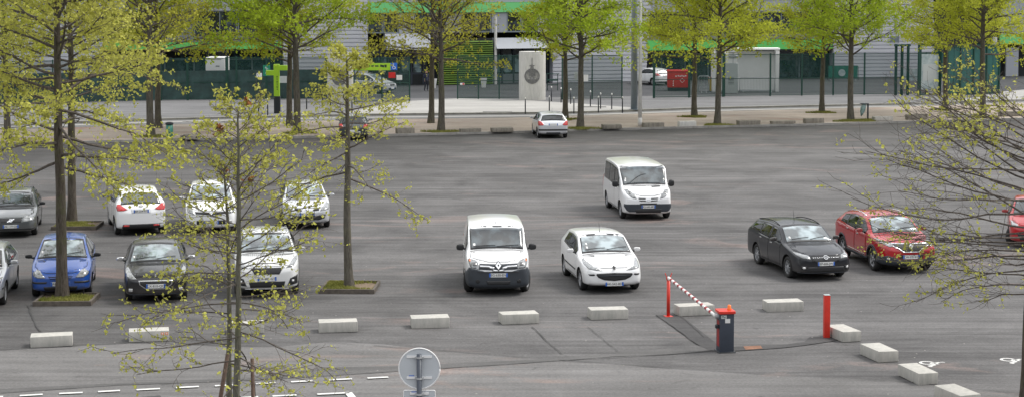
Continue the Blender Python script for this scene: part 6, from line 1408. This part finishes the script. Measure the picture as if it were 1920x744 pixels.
# ------------------------------------------------------------------ stadium building, one thing with its facade parts
def bpnt(x): return on(BACK, x)
BROOT = empty('stadium_building', bpnt(960) + Vector((0, 0, .12)), 0, 'long grey ribbed stadium building with bright green fascias', 'building')
B0 = BROOT.location.copy()
def P0(x): q = bpnt(x); return Vector((q.x, q.y, .12)) - B0
def seg_frame(x0, x1):
    a, b = P0(x0), P0(x1); d = b - a; return a, d.length, math.atan2(d.y, d.x)
def place_l(o, a, ang): o.location = a; o.rotation_euler = (0, 0, ang)
def zpx(x, y):  # height of a photo pixel on the facade plane
    base = lerp_line(BACK, x); q = G(x, base); 
    # distance along forward axis
    rz = lambda py: -(py - PPY) / FOC
    D = q.y
    dz = (math.cos(TILT) * rz(y) - math.sin(TILT)) / (math.cos(TILT) + math.sin(TILT) * rz(y)); return CAM_H + dz * D - .12
def cladding(x0b, x0t, x1b, x1t, z0, z1, out=0.0):
    """horizontally ribbed metal cladding, trapezoid outline with slanted ends"""
    a, b = P0(x0b), P0(x1b); d = b - a; L = d.length; ang = math.atan2(d.y, d.x); k = L / (x1b - x0b); t0 = (x0t - x0b) * k; t1 = L + (x1t - x1b) * k
    V = []; F = []; pitch = .34; n = int((z1 - z0) / pitch)
    prof = []
    for i in range(n):
        z = z0 + i * pitch; prof += [(z, 0), (z + .03, -.09), (z + .25, -.09), (z + .28, 0)]
    prof.append((z0 + n * pitch, 0)); H_ = z1 - z0
    for z, y in prof:
        f = (z - z0) / H_; V += [(t0 * f, y - out, z), (L + (t1 - L) * f, y - out, z)]
    for i in range(len(prof) - 1): F.append((2 * i, 2 * i + 1, 2 * i + 3, 2 * i + 2))
    o = mesh_obj('wall_cladding', V, F, M['clad'], BROOT); place_l(o, a, ang)
    mb = MB(); mb.add([(0, .02, z0), (L, .02, z0), (t1, .02, z1), (t0, .02, z1), (0, .8, z0), (L, .8, z0), (t1, .8, z1), (t0, .8, z1)], [(0, 1, 2, 3), (4, 7, 6, 5), (0, 4, 5, 1), (3, 2, 6, 7), (0, 3, 7, 4), (1, 5, 6, 2)]); o = mb.build('wall', M['panel_light'], BROOT); place_l(o, a, ang)
def panel(name, x0, x1, z0, z1, mat, out=0.0, th=.2):
    a, L, ang = seg_frame(x0, x1); mb = MB(); mb.box((L / 2, th / 2 - out, (z0 + z1) / 2), (L, th, z1 - z0)); o = mb.build(name, M[mat], BROOT); place_l(o, a, ang); return o, a, L, ang
def sub(name, o, mb, mat): return mb.build(name, M[mat], o)
ZT = 12.0
# main volume behind everything
for (x0, x1) in ((-330, 620), (620, 1230), (1230, 1750), (1750, 2250)):
    panel('rear_wall', x0, x1, 0, ZT - .02, 'recess', -3.0, .4)
    a, L, ang = seg_frame(x0, x1); mb = MB(); mb.box((L / 2, 16, ZT + .02), (L, 33, .3)); o = mb.build('roof', M['roof'], BROOT); place_l(o, a, ang)
cladding(-330, -330, 196, 190, 0, ZT); 
def bay(x0, x1, fz, band, glass_rows, low=None, light=False):
    """recessed entrance bay: soffit, dark recess, green band, grey panels and windows above"""
    z_b0, z_b1 = fz
    panel('fascia', x0, x1, z_b0, z_b1, band, .18, .3)
    n = max(2, int((x1 - x0) / 55)); a, L, ang = seg_frame(x0, x1)
    mb = MB()
    for k in range(1, n): mb.box((L * k / n, -.185, (z_b0 + z_b1) / 2), (.03, .02, z_b1 - z_b0))
    o = mb.build('fascia_joint', M['band_green2'], BROOT); place_l(o, a, ang)
    panel('soffit', x0, x1, z_b0 - .12, z_b0 - .02, 'recess', .1, 3.0)
    # ground floor glazing set back
    mb = MB(); mb.box((L / 2, 2.4, (z_b0 - .1) / 2), (L, .1, z_b0 - .1)); o = mb.build('entrance_glazing', M['bglass'], BROOT); place_l(o, a, ang)
    m = max(3, int(L / 2.2)); mb = MB()
    for k in range(m + 1): mb.box((L * k / m, 2.30, (z_b0 - .1) / 2), (.12, .12, z_b0 - .12))
    mb.box((L / 2, 2.30, 2.3), (L, .08, .12)); o = mb.build('glazing_bars', M['pole_grey'], BROOT); place_l(o, a, ang)
    # upper storey
    z = z_b1 + .02; mb = MB(); mb.box((L / 2, .1, z + .2), (L, .3, .38)); o = mb.build('sill_panel', M['panel_grey'], BROOT); place_l(o, a, ang); z += .4
    for (zw, gw) in glass_rows:
        nw = max(2, int(L / 3.4))
        for k in range(nw):
            if k % 4 == 1:
                mb = MB(); mb.box((L * (k + .5) / nw, .12, z + zw / 2), (L / nw - .02, .25, zw)); o = mb.build('wall_panel', M['panel_grey'], BROOT); place_l(o, a, ang)
            else:
                fr = MB(); w = L / nw - .06; xc = L * (k + .5) / nw
                for s in (-1, 1): fr.box((xc + s * (w / 2 - .04), .13, z + zw / 2), (.08, .16, zw))
                fr.box((xc, .13, z + .04), (w - .16, .16, .08)); fr.box((xc, .13, z + zw - .04), (w - .16, .16, .08)); fr.box((xc + w * .1, .13, z + zw / 2), (.06, .12, zw - .16))
                o = fr.build('window', M['pole_grey'], BROOT); place_l(o, a, ang)
                g = MB(); g.box((xc, .20, z + zw / 2), (w - .16, .03, zw - .16)); g.build('pane', M['bglass'], o)
        z += zw
        mb = MB(); mb.box((L / 2, .08, z + gw / 2), (L, .3, gw - .02)); o = mb.build('wall_panel', M['panel_light'], BROOT); place_l(o, a, ang); z += gw
    if z < ZT: mb = MB(); mb.box((L / 2, .1, (z + ZT) / 2), (L, .3, ZT - z - .02)); o = mb.build('wall_panel', M['panel_light'], BROOT); place_l(o, a, ang)
zz = lambda x, y: zpx(x, y)
bay(196, 529, (zz(360, 93), zz(360, 80)), 'band_green', [(2.2, 1.0)])
cladding(533, 526, 690, 690, 0, ZT)
# lobby block 690-1035
zf = zz(860, 92)
a, L, ang = seg_frame(690, 822)
panel('entrance_glazing', 690, 822, .35, zf - .02, 'bglass', -1.4, .1); panel('plinth', 690, 822, 0, .9, 'recess', -1.2, .2)
mb = MB(); 
for k in range(7): mb.box((L * k / 6, 1.25, zf / 2), (.14, .16, zf - .04))
mb.box((L / 2, 1.25, .95), (L, .12, .14)); mb.box((L / 2, 1.25, zf - .35), (L, .12, .5)); o = mb.build('glazing_bars', M['slate'], BROOT); place_l(o, a, ang)
for k in (1, 3, 4):
    mb = MB(); mb.box((L * (k + .5) / 6, 1.28, 1.0 + (zf - 1.6) / 2), (L / 6 - .3, .06, zf - 1.7)); o = mb.build('door', M['bglass_lit'], BROOT); place_l(o, a, ang)
def canopy(x0, x1, z0, z1):
    a, L, ang = seg_frame(x0, x1); mb = MB(); mb.add([(0, -.9, z0), (L, -.9, z0), (L, -.1, z1), (0, -.1, z1), (0, .6, z0), (L, .6, z0), (L, .6, z1), (0, .6, z1)], [(0, 1, 2, 3), (4, 7, 6, 5), (0, 4, 5, 1), (3, 2, 6, 7), (0, 3, 7, 4), (1, 5, 6, 2)]); o = mb.build('canopy', M['panel_light'], BROOT); place_l(o, a, ang)
canopy(722, 806, zf, zf + 1.35); canopy(926, 1034, zf, zf + .9)
def upper(x0, x1, z0, nw):
    a, L, ang = seg_frame(x0, x1); zg1 = zz(800, 24)
    for k in range(nw):
        xc = L * (k + .5) / nw; w = L / nw
        if k % 3 == 2: mb = MB(); mb.box((xc, .2, (z0 + zg1) / 2), (w - .02, .25, zg1 - z0 - .02)); o = mb.build('wall_panel', M['panel_light'], BROOT); place_l(o, a, ang); continue
        fr = MB(); h_ = zg1 - z0
        for s in (-1, 1): fr.box((xc + s * (w / 2 - .07), .2, z0 + h_ / 2), (.10, .16, h_ - .02))
        fr.box((xc, .2, z0 + .06), (w - .24, .16, .1)); fr.box((xc, .2, zg1 - .06), (w - .24, .16, .1)); o = fr.build('window', M['pole_grey'], BROOT); place_l(o, a, ang); g = MB(); g.box((xc, .28, z0 + h_ / 2), (w - .22, .03, h_ - .2)); g.build('pane', M['bglass'], o)
    panel('fascia', x0, x1, zg1, zg1 + .85, 'band_green2', .12, .3); panel('wall_panel', x0, x1, zg1 + .87, ZT - .02, 'panel_light', 0, .3)
upper(690, 1035, zf + 1.37, 12)
# green louvre wall
zl = zz(870, 72); a, L, ang = seg_frame(818, 921)
mb = MB(); n = int((zl - .1) / .19)
for k in range(n): mb.box((L / 2, -.55, .12 + k * .19), (L, .16, .05), tilt=(R(25), 'X'))
o = mb.build('louvre', M['louvre'], BROOT); place_l(o, a, ang)
panel('louvre_backing', 818, 921, 0, zl - .02, 'recess', .30, .3)
mb = MB(); mb.tube([(L + .25, -.5, 0), (L + .25, -.5, zz(921, 30))], .12, 10); o = mb.build('downpipe', M['pole_white'], BROOT); place_l(o, a, ang)
# glazing right of the louvre
a, L, ang = seg_frame(926, 1034); panel('entrance_glazing', 926, 1034, .35, zf - .02, 'bglass', -1.2, .1); panel('plinth', 926, 1034, 0, .8, 'panel_grey', -1.0, .2); mb = MB()
for k in range(6): mb.box((L * k / 5, 1.05, zf / 2), (.14, .16, zf - .04))
o = mb.build('glazing_bars', M['slate'], BROOT); place_l(o, a, ang)
for k in (0, 1, 2): mb = MB(); mb.box((L * (k + .5) / 5, 1.1, .9 + (zf - 1.4) / 2), (L / 5 - .3, .06, zf - 1.5)); o = mb.build('door', M['bglass_lit'], BROOT); place_l(o, a, ang)
cladding(1036, 1036, 1210, 1226, 0, ZT)
bay(1212, 1560, (zz(1380, 93.5), zz(1380, 75)), 'band_green', [(2.1, 1.0)])
cladding(1562, 1552, 1750, 1742, 0, ZT, .25)
for (x, y, w, h_) in ((1673.5, 74, .8, .58), (1584, 75, .35, .22)):
    a, L, ang = seg_frame(x, x + 10); mb = MB(); z = zz(x, y); mb.box((0, -.34, z), (w, .06, h_))
    for s in (-1, 1): mb.box((s * w / 2, -.37, z), (.04, .06, h_ + .08)); 
    mb.box((0, -.38, z), (w, .05, .05)); o = mb.build('wall_vent', M['pole_grey'], BROOT); place_l(o, a, ang)
panel('wall_panel', 1752, 1872, zz(1810, 80), ZT - .02, 'recess', 0, .4); panel('wall_panel', 1752, 1872, 0, zz(1810, 80) - .02, 'teal', -.5, .3)
# right end: bright fascia over a pale door
panel('fascia', 1872, 2100, zz(1895, 83), zz(1895, 65), 'band_green2', .2, .3); panel('recess_wall', 1872, 2100, 0, zz(1895, 83) - .02, 'recess', -1.5, .2); panel('door', 1886, 1909, 0.02, zz(1895, 90), 'panel_light', 0, .2); panel('wall_panel', 1872, 2100, zz(1895, 65) + .02, ZT - .02, 'panel_light', 0, .3)
mb = MB(); a, L, ang = seg_frame(1860, 1872); mb.tube([(0, -.4, 0), (0, -.4, zz(1860, 70))], .22, 12); o = mb.build('column', M['pole_white'], BROOT); place_l(o, a, ang)
cladding(2102, 2102, 2250, 2250, 0, ZT)
# white kiosk seen over the sheeted fence, left
p = G(404, 172, .12); root = empty('site_cabin', p, 0, 'white box unit standing behind the sheeted fence at the left', 'cabin')
bevel_box('box', (1.55, 2.4, 2.0), M['white_box'], root, .04, 2, (0, 1.2, 1.75)); bevel_box('base', (1.4, 2.2, .7), M['dark_metal'], root, .02, 1, (0, 1.2, .38)); mb = MB()
mb.box((-.45, -.01, 1.25), (.5, .02, .14)); mb.box((.2, -.01, 2.05), (.3, .02, .06)); mb.box((-.1, -.01, 2.6), (1.2, .02, .03)); mb.build('vent', M['dark_metal'], root)

# ------------------------------------------------------------------ light: bright overcast
SUN_EL, SUN_AZ = R(52), R(75)   # azimuth measured from +Y (away from viewer) towards +X
ld = bpy.data.lights.new('sun', 'SUN'); ld.energy = 1.5; ld.angle = R(20); ld.color = (1.0, .96, .90)
lo = bpy.data.objects.new('sun', ld); COL.objects.link(lo); sd = Vector((math.sin(SUN_AZ) * math.cos(SUN_EL), math.cos(SUN_AZ) * math.cos(SUN_EL), math.sin(SUN_EL)))
lo.rotation_euler = sd.to_track_quat('Z', 'Y').to_euler(); lo.location = (0, 0, 60)
w = bpy.data.worlds.new('World'); scene.world = w; w.use_nodes = True; nt = w.node_tree; bg = nt.nodes['Background']; bg.inputs[1].default_value = .10; Lk = nt.links.new
sky = N(nt, 'ShaderNodeTexSky', sky_type='NISHITA'); sky.sun_disc = False; sky.sun_elevation = SUN_EL; sky.sun_rotation = SUN_AZ; sky.air_density = 1.0; sky.dust_density = 2.0
tc = N(nt, 'ShaderNodeTexCoord'); sp = N(nt, 'ShaderNodeSeparateXYZ'); Lk(tc.outputs['Generated'], sp.inputs[0])
mz = N(nt, 'ShaderNodeMath', operation='MAXIMUM'); Lk(sp.outputs['Z'], mz.inputs[0]); mz.inputs[1].default_value = .08
dx = N(nt, 'ShaderNodeMath', operation='DIVIDE'); Lk(sp.outputs['X'], dx.inputs[0]); Lk(mz.outputs[0], dx.inputs[1]); dy = N(nt, 'ShaderNodeMath', operation='DIVIDE'); Lk(sp.outputs['Y'], dy.inputs[0]); Lk(mz.outputs[0], dy.inputs[1])
cb = N(nt, 'ShaderNodeCombineXYZ'); Lk(dx.outputs[0], cb.inputs[0]); Lk(dy.outputs[0], cb.inputs[1])
n1 = N(nt, 'ShaderNodeTexNoise', Scale=1.3, Detail=8.0, Roughness=.6, Distortion=.3); Lk(cb.outputs[0], n1.inputs['Vector'])
cr = N(nt, 'ShaderNodeValToRGB'); cr.color_ramp.elements[0].position = .30; cr.color_ramp.elements[1].position = .66
cr.color_ramp.elements[0].color = (3.2, 3.5, 4.0, 1); cr.color_ramp.elements[1].color = (11.5, 11.3, 11.0, 1); Lk(n1.outputs['Fac'], cr.inputs[0])
hz = N(nt, 'ShaderNodeMapRange', interpolation_type='SMOOTHSTEP'); hz.inputs['From Min'].default_value = .0; hz.inputs['From Max'].default_value = .5; hz.inputs['To Min'].default_value = .06; hz.inputs['To Max'].default_value = 1.0; Lk(sp.outputs['Z'], hz.inputs['Value'])
crm = N(nt, 'ShaderNodeMix', data_type='RGBA', blend_type='MULTIPLY'); crm.inputs[0].default_value = 1.0; Lk(cr.outputs[0], crm.inputs[6]); Lk(hz.outputs[0], crm.inputs[7])
mxw = N(nt, 'ShaderNodeMix', data_type='RGBA'); mxw.inputs[0].default_value = .88; Lk(sky.outputs[0], mxw.inputs[6]); Lk(crm.outputs[2], mxw.inputs[7]); Lk(mxw.outputs[2], bg.inputs[0])
vs = scene.view_settings; vs.view_transform = 'Standard'; vs.look = 'None'; vs.exposure = 1.0; vs.gamma = 1.0; vs.use_curve_mapping = False
